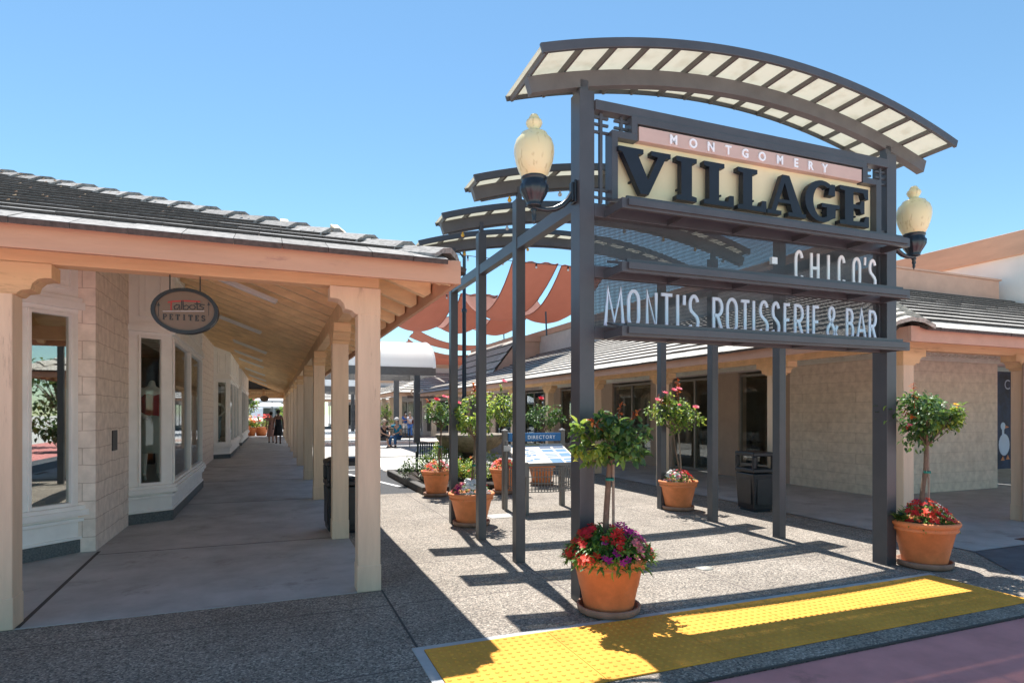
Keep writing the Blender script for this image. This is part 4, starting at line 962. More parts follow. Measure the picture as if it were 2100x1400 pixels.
text("lettering", "Chico's", .62, simple("tan_letters", (.5,.36,.26), .6), c1, Matrix.Translation((8.65,40.22,2.79)) @ RX90, .05, .02)
for o in kids(c1):
    if o.name.startswith("lettering"): o.matrix_parent_inverse = Matrix.Translation(-Vector(c1.location))
c2 = far_store("rear_store_building", 4.0, 64, 30, 80, "farthest low store with mauve parapet wall behind the white arched awning", nposts=5)
# end of the walkway: grey-green building
t = thing("courtyard_building", (-3,66,0), "grey green building with columns beyond the cafe umbrella at the end of the walkway", "building")
of = t.location
MB().box(-14,66,2.9,3.6,74,3.6).build("canopy", simple("grey_canopy", (.20,.22,.23), .6), t, 0, of)
MB().box(-14,70,0,3.6,74,6).box(-14,69.9,4.5,3.6,69.99,6).build("wall", simple("grey_green_wall", (.30,.34,.30), .8), t, 0, of)
for x in (-7.5,-3.6,-.2,3.2): MB().box(x,66.2,0,x+.5,66.7,2.9).build("column", simple("pale_column", (.42,.42,.38), .8), t, 0, of)
wdw = MB()
for i in range(6): wdw.box(-11+i*2.4,69.8,3.9,-9.5+i*2.4,69.89,5.2)
wdw.build("window", MATS["dark_shop_window"], t, 0, of)

# arched white awning
aw = thing("arched_awning", (7.6,32.7,0), "white vinyl barrel vault awning on dark posts across the plaza", "awning")
of = aw.location
xa, xb, y0, y1, zs, rise = 1.6, 8.35, 32.4, 38.4, 4.10, 1.65
n = 20; b = MB(); vs = []
for i in range(n+1):
    a = math.pi*i/n; yy = (y0+y1)/2 - (y1-y0)/2*math.cos(a); zz = zs+rise*math.sin(a)
    vs += [(xa,yy,zz),(xb,yy,zz)]
vs2 = [(x,(y-(y0+y1)/2)*.985+(y0+y1)/2,z-.02) for x,y,z in vs]
b.add(vs+vs2, [(2*i,2*i+1,2*i+3,2*i+2) for i in range(n)]+[(2*i+2*n+2,2*i+2*n+4,2*i+2*n+5,2*i+2*n+3) for i in range(n)], True)
b.build("vinyl_cover", vinyl, aw, 0, of)
MB().box(xa,y0-.06,3.66,xb-.15,y0+.06,zs).box(xa,y1-.06,3.66,xb-.15,y1+.06,zs).box(xb-.15,y0-.06,3.66,xb+.02,y1+.06,zs-.04).build("edge_beam", dir_grey, aw, 0, of)
rbm = MB(); rbm.tube([(xb+.0,(y0+y1)/2-(y1-y0)/2*math.cos(math.pi*i/24),zs+rise*math.sin(math.pi*i/24)) for i in range(25)], .05, 6); rbm.build("end_hoop", vinyl, aw, 0, of)
for x, yy in ((7.34,32.45),(7.34,38.3),(2.0,32.45)): MB().box(x-.16,yy-.1,0,x+.16,yy+.1,3.66).build("awning_post", gate_m, aw, 0, of)
tag(copy_tree(aw), "smaller looking white arched awning farther back behind the first one", "awning")
kk = [o for o in bpy.data.objects if o.name.startswith("arched_awning") and o != aw][0]; kk.location = (7.0,50.0,-.35)

# shade sails
def sail(c, sag, label, pinch=.06, n=14):
    a, b_, c_, d_ = [Vector(p) for p in c]             # a-b near edge, d-c far edge
    vs = []; mid = (a+b_+c_+d_)/4
    for i in range(n+1):
        u = i/n
        for j in range(n+1):
            v = j/n
            # edges draw inwards like a tensioned sail
            uu = .5+(u-.5)*(1-pinch*4*v*(1-v)); vv = .5+(v-.5)*(1-pinch*.35*4*u*(1-u))
            p = a*(1-uu)*(1-vv)+b_*uu*(1-vv)+c_*uu*vv+d_*(1-uu)*vv
            cr = 4*v*(1-v); z = -sag*cr*(.80+.20*4*u*(1-u)) + .035*math.sin(u*19)*(abs(v-.5)*2)**2
            vs.append(p+Vector((0,0,z)))
    m = (n+1)**2; fs = [(i*(n+1)+j,(i+1)*(n+1)+j,(i+1)*(n+1)+j+1,i*(n+1)+j+1) for i in range(n) for j in range(n)]
    b = MB().add(vs, fs, True)
    hem = MB()
    root = thing("shade_sail", a, label, "shade sail", group="rust coloured shade sails over the plaza"); of = root.location
    b.build("cloth", sail_m, root, 0, of)
    for line in ([i*(n+1) for i in range(n+1)], [i*(n+1)+n for i in range(n+1)], list(range(n+1)), [n*(n+1)+j for j in range(n+1)]):
        hem.tube([vs[k] for k in line], .02, 5)
    hem.build("hem", simple("dark_rust_hem", (.24,.07,.045), .8), root, 0, of)
    return root
zt = 7.05
rows = [(20.0,26.4),(26.4,32.8)]
labs = {(0,2):"rust shade sail nearest the camera in the front row, right of the second gate post",(0,1):"rust shade sail in the front row, left of the nearest one, behind the lamp pole",(0,0):"rust shade sail in the front row beside the left store eave",(0,3):"rust shade sail in the front row hidden mostly behind the name board",
        (1,2):"second row rust shade sail directly behind the nearest one",(1,1):"second row rust shade sail behind the lamp pole",(1,0):"second row rust shade sail beside the left store eave",(1,3):"second row rust shade sail toward the right parapet"}
for r_, (ya, yb2) in enumerate(rows):
    for k, (x0_, x1_) in enumerate(((5.75,7.85),(8.0,9.8),(9.95,11.9))):
        if (r_,k) == (0,0): continue
        lab = {(0,0):"front row rust shade sail next to the left store eave",(0,1):"front row rust shade sail between the third and second gate posts",(0,2):"front row rust shade sail next to the tall left post of the name board",
               (1,0):"back row rust shade sail just above the white awning, next to the left store eave",(1,1):"back row rust shade sail below the dark lamp pole top, middle of its row",(1,2):"back row rust shade sail at the right end of its row"}[(r_,k)]
        sail([(x0_,ya,zt),(x1_,ya,zt+.05),(x1_-.1,yb2,zt-.05),(x0_+.1,yb2,zt-.05)], 1.60 if r_ == 0 else 1.35, lab)
for k, (pa, pb_, pc, pd, sg_, lab) in enumerate((((850,672,43),(1040,697,38),(1036,706,41),(838,690,47),.9,"uppermost long rust sail of the far group above the tiled roofs"),
      ((836,694,48),(1012,716,40),(1008,728,43),(830,703,52),1.0,"middle long rust sail of the far group above the tiled roofs"),
      ((830,704,53),(1000,735,44),(996,745,46),(850,742,58),.7,"lowest long rust sail of the far group above the tiled roofs"))):
    A, B_, C_, D_ = P(*pa), P(*pb_), P(*pc), P(*pd)
    sail([A, D_, C_, B_], sg_, lab, .12)
# catenary wires with small festoon lamps
def wire(a, b, sag, label, bulbs=0):
    a = Vector(a); b = Vector(b); pts = [a.lerp(b, i/20)+Vector((0,0,-sag*4*(i/20)*(1-i/20))) for i in range(21)]
    r_ = thing("string_light_wire", a, label, "string lights"); of = r_.location
    MB().tube(pts, .014, 5).build("cable", simple("black_cable", (.01,.012,.015), .6), r_, 0, of)
    for k in range(bulbs):
        p = a.lerp(b, (k+.5)/bulbs)+Vector((0,0,-sag*4*((k+.5)/bulbs)*(1-(k+.5)/bulbs)))
        q = MB().tube([p, p+Vector((0,0,-.10))], .03, 6); q.build("socket", MATS["black_cable"], r_, 0, of)
        q = MB(); q.sphere(p+Vector((0,0,-.15)), .045, 8); q.build("light_bulb", simple("clear_bulb", (.6,.62,.62), .1), r_, 0, of)
wire((3.0,19.8,7.15),(12.2,20.1,7.15),.12,"upper festoon wire along the front row of rust sails",7)
wire((1.5,26.3,7.1),(11.5,26.4,7.1),.15,"lower festoon wire between the two rows of rust sails",6)
wire((0.5,32.4,7.0),(7.4,33,6.8),.2,"thin wire from the left store eave to the far sails",3)

# tall lamp pole
lp = thing("lamp_pole", P(952,847,16.2)*Vector((1,1,0)), "tall slender dark blue lamp pole with a hanging globe behind the rose pots", "street lamp")
MB().lathe([(.10,0),(.10,.5),(.07,.55),(.06,.6),(.055,4.3),(.075,4.32),(.075,4.38),(.048,4.42),(.045,5.95),(.06,6.0),(.001,6.05)], (0,0,0), 16).build("pole", simple("dark_blue_pole", (.012,.03,.05), .35), lp)
MB().tube([(0,0,5.75),(-.12,0,5.9),(-.25,0,5.9),(-.32,0,5.75)], .025, 8).build("lamp_arm", MATS["dark_blue_pole"], lp)
MB().lathe([(.001,.0),(.08,.02),(.15,.12),(.17,.25),(.13,.40),(.06,.48),(.05,.55)], (-.32,0,5.2), 20).build("globe", globe_m, lp)
# ================================================================== plants
rnd = random.Random(11)
def leaf(mb, p, d, up, L, W, curl=.25):
    d = d.normalized(); s_ = d.cross(up); 
    if s_.length < 1e-3: s_ = d.cross(Vector((1,0,0)))
    s_.normalize(); n = s_.cross(d)
    a = p; m1 = p + d*L*.3; m2 = p + d*L*.68 - n*L*curl*.3; t = p + d*L - n*L*curl
    vs = [a, m1+s_*W*.5+n*W*.16, m2+s_*W*.40+n*W*.10, t, m2-s_*W*.40+n*W*.10, m1-s_*W*.5+n*W*.16, m1, m2]
    mb.add(vs, [(0,1,6),(0,6,5),(6,1,2,7),(5,6,7,4),(7,2,3),(4,7,3)])
def rvec(r): 
    while True:
        v = Vector((r.uniform(-1,1), r.uniform(-1,1), r.uniform(-1,1)))
        if .05 < v.length < 1: return v.normalized()
def blossom(mb, c, r, rn, n=5, layers=1, nrm=None):
    nrm = nrm or (Vector((0,-.3,1))+rvec(rn)*.6).normalized()
    t1 = nrm.orthogonal().normalized(); t2 = nrm.cross(t1)
    for L in range(layers):
        rr = r*(1-.28*L); lift = .25+.45*L; ph = rn.uniform(0, 6.28)
        for k in range(n):
            a = ph+2*math.pi*k/n; dd = (t1*math.cos(a)+t2*math.sin(a)); ss = nrm.cross(dd)
            w_ = rr*.62
            mb.add([c, c+dd*rr*.6+ss*w_*.55+nrm*rr*lift*.4, c+dd*rr+nrm*rr*lift*.8+ss*w_*.2, c+dd*rr+nrm*rr*lift*.8-ss*w_*.2, c+dd*rr*.6-ss*w_*.55+nrm*rr*lift*.4], [(0,1,2,3,4)])
def crown(root, c, rx, ry, rz, nleaf, L, lm, rn, shoots=0, off=None, clumps=16, name="foliage", stub=None):
    c = Vector(c); b = MB(); tw = MB()
    cl = []
    for i in range(clumps):
        v = rvec(rn); v.z = v.z*.85+.05
        k = rn.uniform(.45, 1.0); q = c + Vector((v.x*rx*k, v.y*ry*k, v.z*rz*k)); cl.append((q, rn.uniform(.22,.40)*min(rx, rz)*1.1))
        s0 = stub or c - Vector((0,0,rz*.9)); md = (s0*.45+q*.55)+Vector((0,0,-.02))
        tw.tube([s0, md, q], [.007,.004,.002], 5, False)
    for i in range(nleaf):
        q, r_ = cl[rn.randrange(len(cl))]
        v = rvec(rn); p = q + v*r_*rn.uniform(.3,1.05)
        out = (p-c); out.z *= .4
        d = (out.normalized()*.7 + rvec(rn)*.8 + Vector((0,0,-.25)))
        leaf(b, p, d, Vector((0,0,1))+rvec(rn)*.5, L*rn.uniform(.6,1.15), L*rn.uniform(.45,.7), rn.uniform(.05,.5))
    b.build(name, lm, root); tw.build("branch", bark, root)
    return cl
def shoot(root, base, tip, rn, n=14, L=.05, m=None, nm="young_shoot"):
    b = MB(); base = Vector(base); tip = Vector(tip); b.tube([base, base.lerp(tip,.5)+Vector((rn.uniform(-.02,.02),0,0)), tip], [.004,.003,.002], 4, False)
    for i in range(n):
        f = (i+.5)/n; p = base.lerp(tip, .35+.65*f)
        leaf(b, p, rvec(rn)+(tip-base).normalized()*.5, Vector((0,0,1)), L*rn.uniform(.7,1.2), L*.5)
    b.build(nm, m or leaf_red, root)
def pot(root, s=1.0, hh=.48, rr=.325, saucer=True, rs=24):
    rb_ = rr*.62
    prof = [(.001,.035),(rb_,.035),(rb_+.003,.045),(rb_+(rr-.045-rb_)*.5,.035+(hh-.11)*.5-.004),(rb_+(rr-.045-rb_)*.5+.004,.035+(hh-.11)*.5),(rr-.048,hh-.112),(rr-.030,hh-.104),(rr-.018,hh-.088),(rr-.024,hh-.070),(rr-.030,hh-.066),(rr-.020,hh-.058),(rr-.004,hh-.040),(rr,hh-.018),(rr-.008,hh-.003),(rr-.022,hh),(rr-.045,hh-.006),(rr-.052,hh-.05),(.001,hh-.055)]
    MB().lathe(prof, (0,0,0), 48).build("clay_pot", terra, root)
    MB().lathe([(.001,hh-.050),(rr-.055,hh-.045)], (0,0,0), 24).build("soil", soil, root)
    if saucer:
        r2 = rb_+.055
        MB().lathe([(.001,.006),(r2-.02,.004),(r2,.02),(r2+.008,.062),(r2,.070),(r2-.016,.066),(r2-.02,.025),(.001,.025)], (0,0,0), 40).build("saucer", terra_old, root)
def bedding(root, hh, r, cols, rn, nflow=90, nleaf=520, mound=.16, leafL=.055, fr=.024, sect=None):
    b = MB()
    for i in range(nleaf):
        a = rn.uniform(0, 6.283); q = r*math.sqrt(rn.random()); z = hh-.02+mound*(1-(q/r)**2)*rn.uniform(.55,1.05)+rn.uniform(-.02,.03)
        if q > r*.82: z -= rn.uniform(0,.07)
        p = Vector((q*math.cos(a), q*math.sin(a), z)); o_ = Vector((math.cos(a), math.sin(a), 0))
        leaf(b, p, o_*rn.uniform(.3,1)+rvec(rn)*.6+Vector((0,0,rn.uniform(-.3,.7))), Vector((0,0,1)), leafL*rn.uniform(.7,1.5), leafL*.38, .35)
    b.build("bedding_leaves", leaf_bed, root)
    groups = {}
    seeds = [(rn.uniform(0,6.283), r*math.sqrt(rn.uniform(.05,.9)), rn.choice(cols)) for _ in range(16)]
    if sect: seeds = sect
    for i in range(nflow):
        a0, q0, c_ = seeds[i % len(seeds)]
        x = q0*math.cos(a0)+rn.gauss(0,.05); y = q0*math.sin(a0)+rn.gauss(0,.05); q = math.hypot(x, y)
        if q > r*1.05: continue
        z = hh+.005+mound*(1-min(1,(q/r)**2))*rn.uniform(.85,1.2)+.02
        if q > r*.85: z -= rn.uniform(0,.05)
        blossom(groups.setdefault(c_, MB()), Vector((x,y,z)), fr*rn.uniform(.8,1.25), rn, nrm=(Vector((x/r*.8,y/r*.8-.25,.9))+rvec(rn)*.35).normalized())
    for c_, mb in groups.items(): mb.build(c_.replace("rose_red","crimson")+"_flowers", pet[c_], root)
def rose(root, pts, r0, r1, stake=None, tie=None):
    pts = [Vector(p) for p in pts]; n = len(pts)
    MB().tube(pts, [r0+(r1-r0)*i/(n-1) for i in range(n)], 10).build("trunk", bark, root)
    if stake:
        s_ = MB().tube([stake[0], stake[1]], .0115, 8); s_.build("stake", stake_m, root)
    if tie:
        p = Vector(tie); MB().lathe([(.034,-.012),(.036,0),(.034,.012),(.031,0),(.034,-.012)], p, 16).build("tie", tie_m, root)
def roses(root, lst, rn):
    for p, r_, c_ in lst:
        b = MB(); blossom(b, Vector(p), r_, rn, 6, 3, (Vector((0,-.5,.8))+rvec(rn)*.2).normalized()); b.build("bloom", pet[c_], root)
def potted(loc, label, hh=.48, rr=.325, group="terracotta flower pots with standard roses"):
    return thing("potted_rose_tree", loc, label, "potted plant", group=group)

# P1 front pot
rn = random.Random(3)
p1 = potted((2.53,4.24,0), "clay pot of red and magenta flowers with rose tree, before the left front gate post")
pot(p1, hh=.47, rr=.315)
bedding(p1, .475, .345, ["red","scarlet","magenta"], rn, 200, 1200, .20, .066, .032,
        sect=[(2.2,.24,"red"),(2.6,.30,"scarlet"),(3.3,.30,"red"),(3.7,.33,"scarlet"),(1.8,.20,"red"),(3.0,.18,"rose_red"),(5.4,.15,"magenta"),(5.8,.22,"magenta"),(.3,.24,"magenta"),(6.1,.31,"magenta"),(5.1,.27,"pink"),(4.5,.2,"red"),(.8,.2,"magenta"),(6.0,.36,"scarlet"),(4.3,.33,"magenta")])
tk = [(.01,.05,.40),(.0,.05,.62),(.02,.06,.85),(.045,.07,1.08),(.05,.06,1.22)]
rose(p1, tk, .028, .022, ((.065,.03,.40),(.075,.05,1.18)), (.045,.055,1.06))
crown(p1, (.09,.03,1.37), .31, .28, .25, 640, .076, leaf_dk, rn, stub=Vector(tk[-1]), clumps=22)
crown(p1, (-.20,-.05,1.38), .22, .18, .18, 230, .075, leaf_br, rn, stub=Vector(tk[-1]), clumps=9, name="sun_toned_foliage")  # brighter leaf colour carries the sunlight on this part of the crown
shoot(p1, (-.05,-.03,1.45), (-.23,-.1,1.55), rn, 9, .05); shoot(p1, (.1,0,1.5), (.12,0,1.68), rn, 9, .05); shoot(p1, (.15,0,1.5), (.29,0,1.62), rn, 12, .05)
shoot(p1, (-.1,0,1.42), (-.24,-.05,1.52), rn, 8, .05, leaf_br, "yellow_shoot")
# P3 right pot
rn = random.Random(5)
p3 = potted((6.36,4.27,0), "clay pot of red and white flowers with rose tree by the right front gate post")
pot(p3, hh=.485, rr=.32)
bedding(p3, .485, .27, ["red","scarlet","white"], rn, 170, 800, .16, .05, .027, sect=[(2.6,.1,"red"),(3.2,.2,"red"),(3.9,.2,"scarlet"),(4.3,.22,"red"),(4.9,.22,"rose_red"),(5.4,.2,"red"),(5.2,.1,"scarlet"),(1.4,.1,"purple"),(3.0,.25,"red"),(5.9,.2,"white"),(.1,.22,"white"),(6.2,.25,"white"),(5.8,.25,"white")])
tk = [(.0,.02,.42),(-.005,.03,.60),(.02,.03,.80),(.05,.02,1.02),(.06,.02,1.25)]
rose(p3, tk, .026, .020, ((.075,.0,.42),(.085,.02,1.30)), (.055,.01,.98))
crown(p3, (-.02,0,1.58), .32, .30, .34, 1250, .060, leaf_dk, rn, stub=Vector(tk[-1]), clumps=20)
crown(p3, (.25,-.04,1.58), .24, .2, .22, 560, .058, leaf_br, rn, stub=Vector(tk[-1]), clumps=12, name="sun_toned_foliage")  # sunlight put into the leaf colour on the right side
shoot(p3, (-.15,0,1.65), (-.17,0,1.92), rn, 12, .05); shoot(p3, (-.2,-.05,1.55), (-.38,-.05,1.62), rn, 9, .045)
shoot(p3, (-.2,-.05,1.50), (-.36,-.05,1.46), rn, 6, .045); b = MB()
for i in range(34): a = rn.uniform(1.2,3.6); leaf(b, Vector((-.27+rn.gauss(0,.02),.05+rn.gauss(0,.03),.50)), Vector((math.cos(a),math.sin(a)*.5-.2,rn.uniform(.2,1.3))), Vector((0,0,1)), .11, .028, .4)
b.build("spiky_foliage", hedge, p3)
roses(p3, [((.33,-.1,1.66),.035,"yellow"),((.26,-.15,1.69),.03,"yellow"),((-.34,-.08,1.48),.03,"pink")], rn)
# P2 middle pot
rn = random.Random(9)
p2 = potted((6.28,8.29,0), "clay pot with a pink blooming rose tree, midway between directory board and litter bin")
pot(p2, hh=.49, rr=.325)
bedding(p2, .49, .27, ["white","pink","red"], rn, 150, 600, .14, .045, .022, sect=[(3.1,.18,"white"),(3.5,.2,"pink"),(4.0,.2,"white"),(4.4,.2,"pink"),(2.6,.15,"white"),(5.3,.2,"red"),(5.9,.2,"rose_red"),(.2,.15,"red"),(5.6,.1,"red"),(6.2,.22,"scarlet")])
tk = [(.06,.0,.42),(.02,.0,.70),(-.04,.02,1.0),(-.08,.02,1.30)]
rose(p2, tk, .018, .013, ((.10,.02,.42),(.02,.02,1.32)), None)
crown(p2, (-.03,.0,1.58), .44, .36, .34, 900, .062, leaf_br, rn, stub=Vector(tk[-1]), clumps=26)
crown(p2, (.0,.1,1.55), .3, .3, .22, 300, .06, leaf_dk, rn, stub=Vector(tk[-1]), clumps=12, name="shade_toned_foliage")  # darker leaf colour stands in for shade at the back of the crown
shoot(p2, (.0,0,1.75), (.0,0,2.15), rn, 26, .065); shoot(p2, (-.2,0,1.72), (-.40,0,1.86), rn, 12, .06); shoot(p2, (-.1,0,1.7), (-.2,0,1.82), rn, 8, .05)
roses(p2, [((-.32,-.1,1.93),.06,"pink"),((-.16,-.1,1.98),.06,"pink"),((-.06,-.1,2.0),.06,"pink"),((-.48,-.1,1.82),.05,"pink"),((.28,-.1,1.70),.06,"pink"),((-.12,-.2,1.73),.045,"pink")], rn)
# P4 by the left far gate post
rn = random.Random(13)
p4 = potted((2.66,8.25,0), "clay pot of white petunias with yellow green rose tree, behind the gate's left posts")
pot(p4, hh=.47, rr=.335)
bedding(p4, .47, .29, ["white","pink","magenta"], rn, 170, 300, .14, .045, .028, sect=[(4.7,.18,"white"),(4.3,.22,"white"),(5.2,.22,"white"),(4.9,.10,"white"),(3.6,.25,"magenta"),(3.2,.2,"pink"),(.3,.2,"red"),(1.2,.15,"magenta"),(4.0,.1,"white")])
tk = [(.0,.03,.42),(.02,.03,.7),(.05,.03,1.0),(.06,.03,1.22)]
rose(p4, tk, .015, .012, ((.03,.0,.42),(.09,.02,1.3)), (.045,.02,.85))
crown(p4, (.06,.05,1.58), .34, .30, .34, 620, .07, leaf_br, rn, stub=Vector(tk[-1]), clumps=24)
shoot(p4, (.05,0,1.8), (.03,0,2.02), rn, 16, .06)
# P5
rn = random.Random(17)
p5 = potted((2.96,11.4,0), "clay pot of orange flowers with a red blooming rose tree, beside the kerbed shrub bed")
pot(p5, hh=.50, rr=.30, saucer=True)
bedding(p5, .50, .28, ["scarlet","pink","orange"], rn, 110, 300, .15, .05, .028)
tk = [(.08,.0,.45),(.05,.0,.8),(.09,.0,1.12),(.10,.0,1.30)]
rose(p5, tk, .018, .014, ((.12,.02,.42),(.10,.02,1.15)), (.08,0,.95))
crown(p5, (.12,.0,1.58), .38, .34, .27, 640, .06, leaf_dk, rn, stub=Vector(tk[-1]), clumps=26)
crown(p5, (.05,-.1,1.70), .34, .28, .16, 260, .06, leaf_br, rn, stub=Vector(tk[-1]), clumps=12, name="sun_toned_foliage")  # upper leaves coloured brighter as if sunlit
roses(p5, [((-.04,-.2,1.86),.07,"rose_red"),((.12,-.15,1.92),.06,"pink"),((.22,-.15,1.90),.06,"pink"),((.42,-.1,1.80),.06,"pink")], rn)
shoot(p5, (-.1,0,1.75), (-.2,0,1.87), rn, 9, .05)
# P6
rn = random.Random(19)
p6 = potted((4.36,11.3,0), "clay pot of orange and white flowers just left of the directory board")
pot(p6, hh=.50, rr=.33)
bedding(p6, .50, .30, ["orange","scarlet","white"], rn, 150, 300, .17, .05, .032, sect=[(3.6,.2,"scarlet"),(4.2,.2,"orange"),(4.8,.2,"scarlet"),(3.0,.22,"pink"),(5.6,.22,"white"),(.2,.2,"white"),(2.4,.2,"orange")])
tk = [(-.02,.0,.45),(-.03,.0,.9),(-.05,.0,1.35)]
rose(p6, tk, .018, .013)
crown(p6, (-.10,.0,1.68), .38, .34, .36, 760, .065, leaf_br, rn, stub=Vector(tk[-1]), clumps=28)
shoot(p6, (-.1,0,1.9), (-.1,0,2.18), rn, 14, .06, leaf_br, "tall_shoot"); roses(p6, [((-.05,-.05,2.24),.07,"pink")], rn)
# P7 behind the directory
rn = random.Random(23)
p7 = potted((5.62,12.3,0), "clay pot with dark green rose tree and one red bloom, behind the directory board")
pot(p7, hh=.50, rr=.33)
tk = [(.0,.0,.45),(.0,.0,.8),(.02,.0,1.15)]
rose(p7, tk, .02, .015)
crown(p7, (.08,.0,1.52), .42, .36, .34, 900, .065, leaf_dk, rn, stub=Vector(tk[-1]), clumps=30)
roses(p7, [((-.06,-.1,1.93),.07,"rose_red")], rn)
# shrubs in the kerbed bed
kb = MB().box(2.74,11.62,0,2.90,15.4,.15).box(2.74,15.41,0,4.9,15.56,.15); o = kb.build("bed_kerb", simple("dark_kerb", (.11,.10,.09), .85, .2), bevel=.02); tag(o, "dark weathered raised kerb round the shrub bed beside the asphalt lane", "kerb")
o = MB().box(2.91,11.9,.0,5.0,15.4,.10).build("bed_soil", soil); struct(o)
def shrub(loc, r, h, n, m, label, fl=None, seed=1, L=.06):
    rn = random.Random(seed); t = thing("shrub", loc, label, "shrub", group="low shrubs round the fountain")
    b = MB(); cl = []
    for i in range(18):
        a = rn.uniform(0,6.283); q = r*math.sqrt(rn.random()); cl.append((Vector((q*math.cos(a), q*math.sin(a), h*rn.uniform(.25,.95)*(1-.4*(q/r)**2))), rn.uniform(.3,.5)*r))
    for i in range(n):
        q, s_ = cl[rn.randrange(len(cl))]; p = q+rvec(rn)*s_*rn.uniform(.4,1)
        if p.z < .02: p.z = .02+rn.random()*.05
        leaf(b, p, rvec(rn)+Vector((0,-.1,.4)), Vector((0,0,1)), L*rn.uniform(.6,1.2), L*.5)
    b.build("foliage", m, t)
    st = MB()
    for q, s_ in cl[:9]: st.tube([(0,0,0), q*.5, q], [.012,.008,.004], 5, False)
    st.build("stem", bark, t)
    if fl:
        f = MB()
        for i in range(30): q, s_ = cl[rn.randrange(len(cl))]; blossom(f, q+rvec(rn)*s_*.9+Vector((0,0,.03)), .035, rn)
        f.build("flowers", pet[fl], t)
    return t
shrub((3.12,13.2,.09), .42, .66, 1300, hedge, "dark green rounded shrub nearest the lane kerb", seed=2)
shrub((3.75,13.9,.09), .50, .78, 1500, leafmat("lime_leaf", [(0,(.10,.20,.03)),(1,(.34,.44,.06))], .4), "lime green shrub in front of the slatted bench", seed=3)
shrub((3.85,12.3,.09), .42, .55, 1200, MATS["lime_leaf"], "lime green shrub with orange flowers between the two gate posts", "orange", seed=4)
shrub((4.75,13.0,.09), .40, .6, 1000, MATS["lime_leaf"], "yellow green shrub with flowers below the right rim of the fountain bowl", "yellow", seed=6)
shrub((4.7,14.4,.09), .5, .65, 900, hedge, "dark shrub behind the fountain bowl pedestal", seed=8)
# fountain
ft = thing("fountain", (4.42,13.75,0), "wide mossy stone fountain bowl on a pedestal among the rose pots", "fountain")
MB().lathe([(.001,.72),(.20,.70),(.22,.66),(.42,.70),(.66,.82),(.80,.98),(.84,1.06),(.845,1.10),(.82,1.11),(.78,1.07),(.5,.98),(.001,.95)], (0,0,0), 48).build("bowl", basin_m, ft)
MB().lathe([(.62,0),(.62,.10),(.30,.14),(.22,.2),(.17,.4),(.2,.62),(.26,.68),(.001,.70)], (0,0,0), 32).build("pedestal", simple("dark_pedestal", (.06,.055,.05), .9, .2), ft)

# directory board
D = thing("directory_board", (3.62,9.38,0), "angled store directory on dark posts with a blue header sign", "directory")
do = Vector((0,0,0))
for x in (0.0, 1.07): MB().box(x-.04,0,0,x+.04,.08,1.31).add([(x-.05,-.01,1.31),(x+.05,-.01,1.31),(x+.05,.09,1.31),(x-.05,.09,1.31),(x,.04,1.345)], [(0,1,4),(1,2,4),(2,3,4),(3,0,4),(0,3,2,1)]).build("post", dir_grey, D, .003)
hs = MB().box(.05,-.012,1.125,1.02,.04,1.265).build("header_sign", dir_blue, D, .003)
text("lettering", "DIRECTORY", .086, white_l, hs, Matrix.Translation((.395,-.0145,1.165)) @ RX90, .001, .001, 1.22, .95)
tl = Vector((-.02,-.02,1.08)); tr_ = Vector((1.02,-.02,1.08)); bl_ = Vector((-.02,-.72,.80)); br_ = Vector((1.02,-.72,.80))
def onp(u, v, h=0): 
    e1 = tr_-tl; e2 = bl_-tl; return tl+e1*u+e2*v+Vector((0,.37,.93))*h*-1*-1
mp_ = MB(); mp_.add([onp(0,0,0),onp(1,0,0),onp(1,1,0),onp(0,1,0),onp(0,0,-.03),onp(1,0,-.03),onp(1,1,-.03),onp(0,1,-.03)], [(0,1,2,3),(7,6,5,4),(0,4,5,1),(1,5,6,2),(2,6,7,3),(3,7,4,0)])
mp_ = mp_.build("map_panel", simple("cream_map_panel", (.72,.64,.54), .35), D)
def patch(mb, u0, v0, u1, v1, h=.0015): mb.add([onp(u0,v0,h),onp(u1,v0,h),onp(u1,v1,h),onp(u0,v1,h)], [(0,1,2,3)])
q = MB(); rn = random.Random(2)
patch(q,.02,.10,.98,.17)
patch(q,.54,.18,.74,.26); patch(q,.78,.18,.97,.26)
q.build("map_band", simple("navy_print", (.04,.09,.18), .4), mp_)
q = MB()
for (u0,v0,u1,v1) in ((.54,.30,.74,.44),(.78,.30,.97,.44),(.54,.50,.74,.55),(.54,.58,.74,.62),(.54,.65,.74,.70),(.78,.50,.97,.68),(.54,.76,.74,.96),(.78,.76,.97,.84),(.78,.88,.97,.95)): patch(q,u0,v0,u1,v1)
for i in range(26): u = rn.uniform(.08,.34); v = rn.uniform(.22,.9); patch(q,u,v,u+rn.uniform(.02,.10),v+rn.uniform(.015,.06),.0018+i*.0001)
q.build("map_block", simple("blue_print", (.12,.24,.42), .4), mp_)
q = MB(); patch(q,.30,.02,.60,.08); q.build("gold_print", simple("gold_print", (.45,.38,.12), .5), mp_)
q = MB(); q.beam(bl_+Vector((0,-.01,-.01)), br_+Vector((0,-.01,-.01)), .03, .05); q.build("panel_edge", dir_grey, D)
for x in (.10,): MB().box(x-.025,-.70,0,x+.025,-.65,.80).build("post", dir_grey, D)
q = MB()
n = 22; cur_ = [(-.02+1.06*i/n, -.62-.16*math.sin(math.pi*i/n)) for i in range(n+1)]
for i, (x, y) in enumerate(cur_): q.box(x-.006,y-.006,.36,x+.006,y+.006,.74)
for z in (.36,.40,.50,.60,.70,.735):
    for i in range(n): q.beam((*cur_[i],z),(*cur_[i+1],z),.010,.012)
for x in (-.02,1.04):
    for i in range(8): q.box(x-.006,-.62+i*.085,.36,x+.006,-.608+i*.085,.735)
    for z in (.36,.40,.735): q.box(x-.007,-.62,z,x+.007,0,z+.012)
q.build("lattice_skirt", dir_grey, D)
